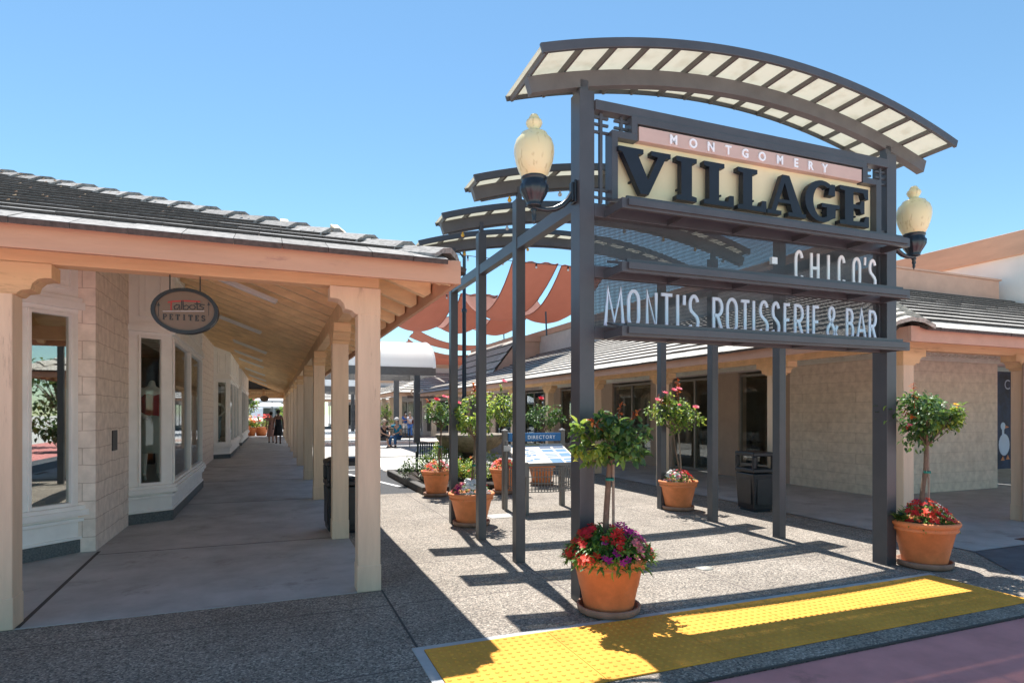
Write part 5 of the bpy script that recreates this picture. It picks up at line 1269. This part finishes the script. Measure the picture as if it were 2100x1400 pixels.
bx_ = MB().box(.02,-.74,.60,.10,-.66,.83).build("brochure_box", simple("grey_box", (.16,.155,.15), .5), D, .004)
q = MB().tube([(-.06,-.18,0),(-.05,-.18,1.15)], .028, 12).build("side_post", steel, D)
MB().box(-.11,-.225,.98,.01,-.195,1.07).build("side_tag", simple("grey_tag", (.5,.5,.5), .5), D)

# litter bins
def bin_(loc, rz, label, sx=.46, sy=.50, h=.98, lean=.03):
    t = thing("litter_bin", loc, label, "litter bin", rz=rz); a, b_ = sx/2, sy/2
    m = MB(); m.add([(x*(a-lean),y*(b_-lean),.03) for x,y in ((-1,-1),(1,-1),(1,1),(-1,1))]+[(x*a,y*b_,.62) for x,y in ((-1,-1),(1,-1),(1,1),(-1,1))], [(0,3,2,1),(4,5,6,7),(0,1,5,4),(1,2,6,5),(2,3,7,6),(3,0,4,7)])
    m.box(-a+.05,-b_+.05,0,a-.05,b_-.05,.03)
    m.build("body", bin_m, t, .02)
    m = MB()
    for s_ in (-1,1):
        m.box(-a+.07,s_*b_*.985-.004,.12,a-.07,s_*b_*.985+.004,.54); m.box(s_*a*.985-.004,-b_+.07,.12,s_*a*.985+.004,b_-.07,.54)
    m.build("side_panel", bin_m, t, .006)
    m = MB(); z0, z1, zt = .635, .70, .90
    m.box(-a-.005,-b_-.005,z0,a+.005,b_+.005,z1)
    for x in (-1,1):
        for y in (-1,1): m.box(x*(a+.004),y*(b_+.004),z1,x*(a-.055),y*(b_-.055),zt)
    m.box(-a-.005,-b_-.005,zt,a+.005,b_+.005,.965); m.add([(-a,-b_,.965),(a,-b_,.965),(a,b_,.965),(-a,b_,.965),(-a+.08,-b_+.08,h),(a-.08,-b_+.08,h),(a-.08,b_-.08,h),(-a+.08,b_-.08,h)], [(4,5,6,7),(0,1,5,4),(1,2,6,5),(2,3,7,6),(3,0,4,7)])
    m.build("hood", bin_m, t, .014)
    MB().box(-a+.07,-b_+.07,.64,a-.07,b_-.07,.715).build("liner", bin_in, t)
    return t
bin_((7.43,7.78,0), R(-8), "black square litter bin with open hood beside the right store post", .40, .50, .955)
bin_((.98,8.50,0), R(2), "black ribbed litter bin behind the second post of the left walkway", .62, .50, 1.0, .02)

# benches
def bench(loc, rz, label, L=1.5):
    t = thing("bench", loc, label, "bench", rz=rz); m = simple("green_black_bench", (.012,.03,.028), .4)
    for x in (-L/2+.05, L/2-.05):
        MB().tube([(x,-.24,0),(x,-.22,.42),(x,-.22,.62),(x,.18,.64)], .02, 6).tube([(x,.24,0),(x,.18,.42),(x,.26,.86)], .02, 6).tube([(x,-.22,.42),(x,.18,.42)], .02, 6).build("side_frame", m, t)
    q = MB()
    for i in range(int(L/.055)): xx = -L/2+.04+i*.055; q.beam((xx,.19,.46),(xx,.265,.86),.028,.012,up=(0,1,0))
    q.box(-L/2,.25,.85,L/2,.285,.88); q.build("backrest", m, t)
    q = MB()
    for i in range(int(L/.055)): xx = -L/2+.04+i*.055; q.box(xx-.014,-.22,.43,xx+.014,.19,.445)
    q.box(-L/2,-.235,.425,L/2,-.215,.45); q.build("seat", m, t)
    return t
bench((3.95,15.1,0), R(172), "dark slatted bench seen from behind the shrubs by the fountain", 1.15)
bench((5.30,28.6,0), R(-12), "dark bench across the plaza where the seated couple rests", 1.7)

# people -------------------------------------------------------------
def person(loc, rz, label, top, bottom, skinm=skin_m, hair=(.03,.02,.015), pose='stand', arms=(0,0), h=1.66, hat=None, skirt=False, mask=False, bag=None, hairlong=False, name="person", step=0, mann=False, cat="person", sleeves=True, shoes=(.05,.03,.03), tmesh=.02):
    t = thing(name, loc, label, cat, rz=rz); k = h/1.66
    V = []; E_ = []; Rr = []
    def a(p, r, par=None): V.append(tuple(Vector(p)*k)); Rr.append(r*k); 
    def J(p, r, par): V.append(tuple(Vector(p)*k)); Rr.append(r*k if not isinstance(r, tuple) else (r[0]*k, r[1]*k)); 
    def add(p, r, par=None):
        V.append(tuple(Vector(p)*k)); Rr.append((r[0]*k, r[1]*k) if isinstance(r, tuple) else r*k)
        if par is not None: E_.append((par, len(V)-1))
        return len(V)-1
    sit = pose == 'sit'; hz = .50 if sit else .88
    pel = add((0,0,hz), (.135,.10)); wst = add((0,-.0,hz+.17), (.115,.085), pel); ch = add((0,-.01 if not sit else -.05,hz+.40), (.14,.095), wst)
    nk = add((0,-.02 if not sit else -.07,hz+.56), .050, ch); hd0 = add((0,-.03 if not sit else -.09,hz+.63), (.062,.07) if not mann else .045, nk)
    if mann: hd1 = hd2 = hd0
    else: hd1 = add((0,-.035 if not sit else -.10,hz+.72), (.075,.09), hd0); hd2 = add((0,-.025 if not sit else -.09,hz+.775), (.055,.06), hd1)
    hips = []; legs = []
    for s_, st in ((-1, step), (1, -step)):
        hp = add((s_*.09,0,hz-.05), .085, pel)
        if sit: kn = add((s_*.11,-.42,hz-.03), .060, hp); ank = add((s_*.12,-.46+s_*.06,.10), .038, kn)
        else: kn = add((s_*.10,-.02-st*.16,.48), .058, hp); ank = add((s_*.10,.02-st*.34+(.05 if st<0 else 0),.09+(.06 if st<0 else 0)), .038, kn)
        ap = Vector(V[ank])/k; toe = add((ap.x+s_*.015, ap.y-.14, .035 if not (st<0) else .07), (.032,.025), ank); legs.append((hp,kn,ank,toe))
    hands = []
    for s_, am in ((-1, arms[0]), (1, arms[1])):
        sh = add((s_*.175, (-.01 if not sit else -.05), hz+.475), .052, ch)
        y0 = -.01 if not sit else -.05
        if am == 0: el = (s_*.225,y0+.02,hz+.22); wr = (s_*.235,y0-.04,hz-.02)
        elif am == 'fold': el = (s_*.24,y0-.05,hz+.22); wr = (s_*.02,y0-.22,hz+.27)
        elif am == 'hip': el = (s_*.33,y0+.03,hz+.24); wr = (s_*.17,y0-.11,hz+.12)
        elif am == 'out': el = (s_*.42,y0+.02,hz+.42); wr = (s_*.66,y0+.02,hz+.40)
        elif am == 'knee': el = (s_*.24,y0-.12,hz+.22); wr = (s_*.08,y0-.34,hz+.10)
        elif am == 'up': el = (s_*.27,y0-.10,hz+.28); wr = (s_*.10,y0-.18,hz+.52)
        elif am == 'back': el = (s_*.25,y0+.10,hz+.24); wr = (s_*.06,y0+.16,hz+.12)
        e_ = add(el, .040, sh); w_ = add(wr, .027, e_); d = (Vector(wr)-Vector(el)).normalized()
        sd_ = d.cross(Vector((0,1,.2))).normalized()
        pl = add(Vector(wr)+d*.055, (.034,.018), w_)
        for fi, (o_, L_) in enumerate(((-.026,.065),(-.009,.078),(.009,.074),(.026,.058))):
            b0 = Vector(wr)+d*.075+sd_*o_; add(b0+d*L_+Vector((0,-.012,0)), .0085, add(b0+d*L_*.45, .0095, pl))
        add(Vector(wr)+d*.06+sd_*(-.055)+Vector((0,-.015,0)), .010, pl)
        hands.append((sh, e_, w_))
    skin("body", V, E_, Rr, skinm, t, 0, 1)
    # clothing follows the same joints, slightly fuller
    def garment(nm, idx, edges, extra, m):
        mp2 = {j: i for i, j in enumerate(idx)}
        skin(nm, [V[j] for j in idx], [(mp2[a_], mp2[b_]) for a_, b_ in edges], [((Rr[j][0]+extra, Rr[j][1]+extra) if isinstance(Rr[j], tuple) else Rr[j]+extra) for j in idx], m, t, 0, 1)
    idx = [ch, wst, pel]; ed = [(ch,wst),(wst,pel)]
    if not sleeves:
        for sh, e_, w_ in hands:
            mid = len(V); V.append(tuple(Vector(V[ch])*.35+Vector(V[sh])*.65)); Rr.append(.062*k); idx += [mid]; ed += [(ch,mid)]
    if sleeves:
        for sh, e_, w_ in hands:
            mid = len(V); V.append(tuple((Vector(V[sh])*.35+Vector(V[e_])*.65))); Rr.append(.052*k); idx += [sh, mid]; ed += [(ch,sh),(sh,mid)]
    garment("top", idx, ed, .030 if mann else .018, simple(*top))
    if bottom:
        if skirt:
            zb = bottom[3] if len(bottom) > 3 else .45
            n = 24; vs = []
            for z_, r_ in ((hz+.10,.14),(hz-.05,.175),((hz+zb)/2,.20),(zb,.235)):
                for i in range(n): a_ = 6.2832*i/n; rr_ = r_*(1+.05*math.sin(a_*7)); vs.append((rr_*math.cos(a_)*k, rr_*.72*math.sin(a_)*k, z_*k))
            fs = [(L_*n+i, L_*n+(i+1)%n, (L_+1)*n+(i+1)%n, (L_+1)*n+i) for L_ in range(3) for i in range(n)]+[tuple(range(n))]
            MB().add(vs, fs, True).build("skirt", simple(*bottom[:3]), t)
        else:
            idx = [pel]; ed = []
            for hp, kn, an, toe in legs:
                lo = len(V); f = bottom[3] if len(bottom) > 3 else .92
                V.append(tuple(Vector(V[kn])*(1-f)+Vector(V[an])*f)); Rr.append(.052*k); idx += [hp, kn, lo]; ed += [(pel,hp),(hp,kn),(kn,lo)]
            garment("trousers", idx, ed, .018, simple(*bottom[:3]))
    hc = Vector(V[hd1])
    if not mann:
        q = MB(); q.sphere(hc+Vector((0,.025,.03))*k, .098*k, 14, 1.05)
        if hairlong: q.sphere(hc+Vector((0,.06,-.10))*k, .085*k, 12, 1.5)
        q.build("hair", simple("hair_%02d%02d" % (int(hair[0]*100), int(hair[1]*100)), hair, .8), t)
        q = MB(); q.sphere(hc+Vector((0,-.088,-.01))*k, .014*k, 8, 1.3)
        q.build("nose", skinm, t)
        q = MB()
        for s_ in (-1,1): q.sphere(hc+Vector((s_*.03,-.082,.022))*k, .009*k, 6)
        q.build("eyes", simple("dark_eye", (.01,.01,.01), .3), t)
        if mask: MB().sphere(hc+Vector((0,-.055,-.04))*k, .055*k, 12, .85).build("face_mask", paint_w, t)
        q = MB()
        for hp, kn, an, toe in legs: q.tube([Vector(V[an])+Vector((0,.05,-.05)), Vector(V[toe])+Vector((0,-.03,0))], [.045,.04], 8)
        q.build("shoes", simple("shoe_%02d" % int(shoes[0]*100), shoes, .6), t)
    if hat:
        q = MB(); q.sphere(hc+Vector((0,.01,.05))*k, .108*k, 14, .9); q.box(hc.x-.07,hc.y-.20,hc.z+.045,hc.x+.07,hc.y-.07,hc.z+.06); q.build("cap", simple(*hat), t)
    if bag: q = MB(); q.box(bag[0]-.05,bag[1]-.14,bag[2]-.16,bag[0]+.06,bag[1]+.14,bag[2]+.12); q.build("shoulder_bag", simple("maroon_bag", (.16,.03,.03), .6), t, .02)
    return t
person((8.28,40.1,0), R(15), "woman in white face mask, blue top and white cropped trousers standing across the plaza", ("royal_blue_cloth",(.02,.12,.42),.8), ("white_cloth",(.72,.70,.68),.8,.62), arms=('fold','fold'), h=1.66, mask=True, hairlong=True)
person((8.50,39.6,0), R(200), "standing woman with her back turned, pale striped shirt, blue trousers and maroon bag", ("pale_stripe_cloth",(.60,.55,.60),.8), ("mid_blue_cloth",(.06,.16,.46),.8,.97), arms=(0,'back'), h=1.62, hair=(.25,.2,.17), bag=(-.24,.0,1.05))
person((5.52,28.45,0), R(-42), "man in white cap, teal shirt and blue jeans sitting on the bench", ("teal_cloth",(.01,.22,.33),.8), ("blue_jeans",(.03,.10,.22),.9,.96), pose='sit', arms=('out','knee'), hat=("white_cap",(.72,.70,.66),.8), h=1.72)
person((4.85,28.55,0), R(30), "person in pale sun hat and dark clothes sitting on the left end of the bench", ("dark_cloth",(.02,.02,.025),.8), ("dark_cloth",(.02,.02,.025),.8,.1), pose='sit', arms=('knee','knee'), hat=("straw_hat",(.55,.45,.35),.8), h=1.62)
person((.30,33.4,.004), R(182), "woman in a black patterned sleeveless dress walking away down the left walkway", ("black_dress",(.012,.012,.016),.8), ("black_dress",(.012,.012,.016),.8,.42), skinm=skin_d, arms=(0,0), h=1.72, skirt=True, sleeves=False, step=.6)
person((-.05,35.2,.004), R(178), "person in a pale pink dress walking just ahead of the woman in black", ("dusty_pink_cloth",(.50,.28,.24),.8), ("dusty_pink_cloth",(.50,.28,.24),.8,.35), arms=(0,0), h=1.62, skirt=True)
person((.42,47.6,0), R(160), "person in a black shirt standing under the far white umbrella", ("dark_cloth",(.02,.02,.025),.8), ("dark_grey_cloth",(.05,.05,.06),.8,.96), arms=('fold',0), h=1.75)
person((-1.0,49.2,0), R(150), "person in navy seated at a cafe table beyond the walkway", ("navy_cloth",(.02,.04,.10),.8), ("dark_grey_cloth",(.05,.05,.06),.8,.96), pose='sit', arms=('knee','knee'))
person((-.35,49.8,0), R(-120), "person in pink seated at a cafe table beyond the walkway", ("bright_pink_cloth",(.55,.08,.16),.8), ("dark_grey_cloth",(.05,.05,.06),.8,.96), pose='sit', arms=('knee','knee'))
# shop window mannequins
def mannequin(loc, rz, label, top, bottom, **kw):
    return person(loc, rz, label, top, bottom, skinm=mannequin_m, name="mannequin", mann=True, cat="mannequin", **kw)
mannequin((-1.76,10.88,.54), R(25), "pale mannequin in a red sleeveless top and long light skirt in the first bay window", ("red_top",(.36,.03,.03),.8), ("pale_sage_skirt",(.42,.44,.40),.8,.42), arms=('hip',0), skirt=True, sleeves=False, h=1.74)
mannequin((-1.92,24.5,.54), R(25), "pale mannequin in a grey top and light blue jeans in the second bay window", ("grey_top",(.12,.11,.11),.8), ("pale_jeans",(.20,.30,.36),.8,.95), arms=('up','hip'), sleeves=False, h=1.72)
mannequin((-1.92,12.9,.54), R(60), "dark dressed mannequin deeper inside the first bay window", ("dark_teal_top",(.03,.07,.08),.8), ("dark_grey_cloth",(.05,.05,.06),.8,.95), arms=(0,0), sleeves=True, h=1.70)

# cafe end -----------------------------------------------------------
def parasol(loc, r, h, label):
    t = thing("cafe_umbrella", loc, label, "umbrella", group="white cafe umbrellas beyond the walkway")
    n = 8; vs = [(0,0,h)]+[(r*math.cos(6.2832*i/n+.39), r*math.sin(6.2832*i/n+.39), h-.62) for i in range(n)]+[(r*math.cos(6.2832*i/n+.39), r*math.sin(6.2832*i/n+.39), h-.74) for i in range(n)]
    MB().add(vs, [(0,1+i,1+(i+1)%n) for i in range(n)]+[(1+i,1+n+i,1+n+(i+1)%n,1+(i+1)%n) for i in range(n)]).build("canopy", simple("white_canvas", (.78,.80,.80), .8), t)
    MB().tube([(0,0,0),(0,0,h+.08)], .03, 8).lathe([(.3,0),(.3,.08),(.04,.1)], (0,0,0), 16).build("pole", gate_m, t)
    q = MB()
    for i in range(n): q.tube([(0,0,h-.06),(r*.98*math.cos(6.2832*i/n+.39), r*.98*math.sin(6.2832*i/n+.39), h-.68)], .012, 4)
    q.build("rib", gate_m, t)
parasol((.0,51.0,0), 1.55, 3.2, "larger white cafe umbrella nearest the end of the walkway")
parasol((-.1,56.0,0), 1.6, 2.8, "smaller pale umbrella behind the first at the end of the walkway")
def small_pot(loc, r, h, label, cols, leafm, seed, tall=.35):
    t = thing("flower_pot", loc, label, "potted plant", group="clay flower pots at the end of the walkway"); rn = random.Random(seed)
    MB().lathe([(.001,.0),(r*.68,.0),(r*.95,h*.82),(r,h*.83),(r,h),(r*.9,h),(.001,h-.04)], (0,0,0), 24).build("clay_pot", terra, t)
    b = MB(); f = MB()
    for i in range(260):
        a_ = rn.uniform(0,6.283); q_ = r*1.35*math.sqrt(rn.random()); leaf(b, Vector((q_*math.cos(a_), q_*math.sin(a_), h+rn.uniform(0,tall)*(1-.5*(q_/r/1.35)))), rvec(rn)+Vector((0,0,.4)), Vector((0,0,1)), .14, .08)
        if i % 9 == 0: blossom(f, Vector((q_*math.cos(a_), q_*math.sin(a_), h+tall*rn.uniform(.6,1.3))), .10, rn)
    b.build("foliage", leafm, t); f.build("flowers", pet[cols], t)
small_pot((-.72,46.5,0), .46, .62, "widest clay pot of red geraniums at the end of the walkway", "scarlet", leaf_br, 31, .7)
small_pot((-1.35,46.1,0), .34, .60, "narrow clay pot left of the widest geranium pot at the walkway end", "orange", leaf_br, 32, .5)
small_pot((-1.70,45.8,0), .34, .75, "tall clay pot at the far left, beside the last bay window", "yellow", leaf_br, 33, .55)
def tree(loc, h, r, n, lm, label, seed, L=.14, tr=.10, group=None, fl=None):
    t = thing("tree", loc, label, "tree", group=group); rn = random.Random(seed)
    MB().tube([(0,0,0),(.05*h*.2,.02,h*.3),(0,.03,h*.55)], [tr,tr*.8,tr*.5], 8).build("trunk", bark, t)
    b = MB(); tw = MB(); cl = []
    for i in range(34):
        v = rvec(rn); q_ = Vector((v.x*r*rn.uniform(.4,1), v.y*r*rn.uniform(.4,1), h*.64+v.z*h*.34*rn.uniform(.5,1))); cl.append((q_, rn.uniform(.2,.36)*r))
        tw.tube([(0,.02,h*.4), q_.lerp(Vector((0,0,h*.5)),.4), q_], [tr*.35,tr*.2,tr*.08], 5, False)
    for i in range(n):
        q_, s_ = cl[rn.randrange(len(cl))]; leaf(b, q_+rvec(rn)*s_*rn.uniform(.3,1.1), rvec(rn)+Vector((0,0,-.2)), Vector((0,0,1)), L*rn.uniform(.6,1.2), L*.5)
    b.build("crown", lm, t); tw.build("limb", bark, t)
    if fl:
        f = MB()
        for i in range(14): q_, s_ = cl[rn.randrange(len(cl))]; blossom(f, q_+rvec(rn)*s_, .12, rn, 6, 2)
        f.build("bloom", pet[fl], t)
tree((-1.85,48.3,0), 3.5, .85, 1500, leaf_br, "bright yellow green bush tree with pink blooms at the left end of the walkway", 41, .16, .07, fl="pink")
tree((1.3,54.0,0), 2.6, 1.1, 1100, leaf_br, "bright bush behind the far umbrellas", 42, .16, .07)
tree((6.3,36.2,0), 2.3, .6, 500, leaf_br, "small potted tree by the store posts left of the standing women", 43, .12, .05)
tree((2.9,59.0,0), 3.2, 1.2, 700, hedge, "dark leafy tree in front of the farthest mauve store", 44, .18, .08)
tree((-6.0,62.0,0), 6.5, 2.6, 1200, hedge, "dark tree beside the courtyard building", 45, .28, .12)
q = thing("parked_van", (-1.75,63,0), "white van parked under the canopy beyond the cafe tables", "van", rz=R(90))
# vehicles
def car(root, L, Wd, H, body, van=False):
    hl = L/2; prof = [(-hl,.32),(-hl,.72),(-hl+.12,.86),(-hl+1.05,.98),(-hl+1.75,H-.03),(-hl+2.3,H),(hl-.9,H-.02),(hl-.15,1.0),(hl,.86),(hl,.32)] if not van else [(-hl,.30),(-hl,.9),(-hl+.7,1.12),(-hl+1.3,H-.1),(-hl+1.7,H),(hl-.05,H),(hl,1.0),(hl,.3)]
    MB().prism(prof, lambda a,b,d: (a,d,b), -Wd/2, Wd/2).build("body", body, root, .06)
    g = MB(); 
    for s_ in (-1,1): g.prism([(-hl+1.35,1.02),(-hl+1.95,H-.14),(hl-1.1,H-.14),(hl-.6,1.02)], lambda a,b,d: (a,d,b), s_*(Wd/2-.01), s_*(Wd/2+.004))
    g.add([(-hl+1.12,-Wd/2+.12,1.03),(-hl+1.12,Wd/2-.12,1.03),(-hl+1.72,Wd/2-.16,H-.08),(-hl+1.72,-Wd/2+.16,H-.08)], [(0,1,2,3)])
    g.build("window", simple("car_glass", (.02,.03,.035), .08), root)
    for x in (-hl+.85, hl-.85):
        for s_ in (-1,1):
            w_ = MB(); pr = [(.001,-.11),(.2,-.11),(.31,-.10),(.34,-.05),(.34,.05),(.31,.10),(.001,.11)]
            w_.lathe(pr, (0,0,0), 24); w_.v = [(x+p[0], s_*(Wd/2-.10)+p[2], .34+p[1]) for p in w_.v]; wo = w_.build("wheel", simple("tyre", (.02,.02,.02), .8), root)
            r_ = MB(); r_.lathe([(.001,-.12),(.19,-.12),(.21,-.10),(.21,.10),(.19,.12),(.001,.12)], (0,0,0), 16); r_.v = [(x+p[0], s_*(Wd/2-.10)+p[2], .34+p[1]) for p in r_.v]; r_.build("rim", steel, wo)
    for s_ in (-1,1): MB().box(-hl-.01,s_*(Wd/2-.42),.66,-hl+.1,s_*(Wd/2-.08),.78).build("headlight", simple("lamp_lens", (.7,.72,.75), .1), root, .02)
    MB().box(-hl-.015,-.45,.46,-hl+.05,.45,.62).build("grille", simple("grille_black", (.02,.02,.02), .4), root)
car(q, 5.0, 1.9, 2.2, simple("white_car_paint", (.75,.76,.77), .25), True)
cr = thing("parked_car", (15.5,-.2,0), "white car parked on the road to the right, mirrored in the corner shop window", "car", rz=R(-25)); car(cr, 4.6, 1.85, 1.62, MATS["white_car_paint"])
for i, (x, y, h, r) in enumerate(((20,2.2,1.6,1.3),(22.5,-1.5,1.5,1.4),(24,1,4.5,2.0),(27,-4,5.5,2.4))):
    tree((x,y,0), h, r, 600, hedge, ("clipped shrub beyond the parked car","low shrub at the road's far edge behind the parked car","tree at the road's far edge beyond the clipped shrubs","tallest tree across the road to the right")[i], 60+i, .3, .08)
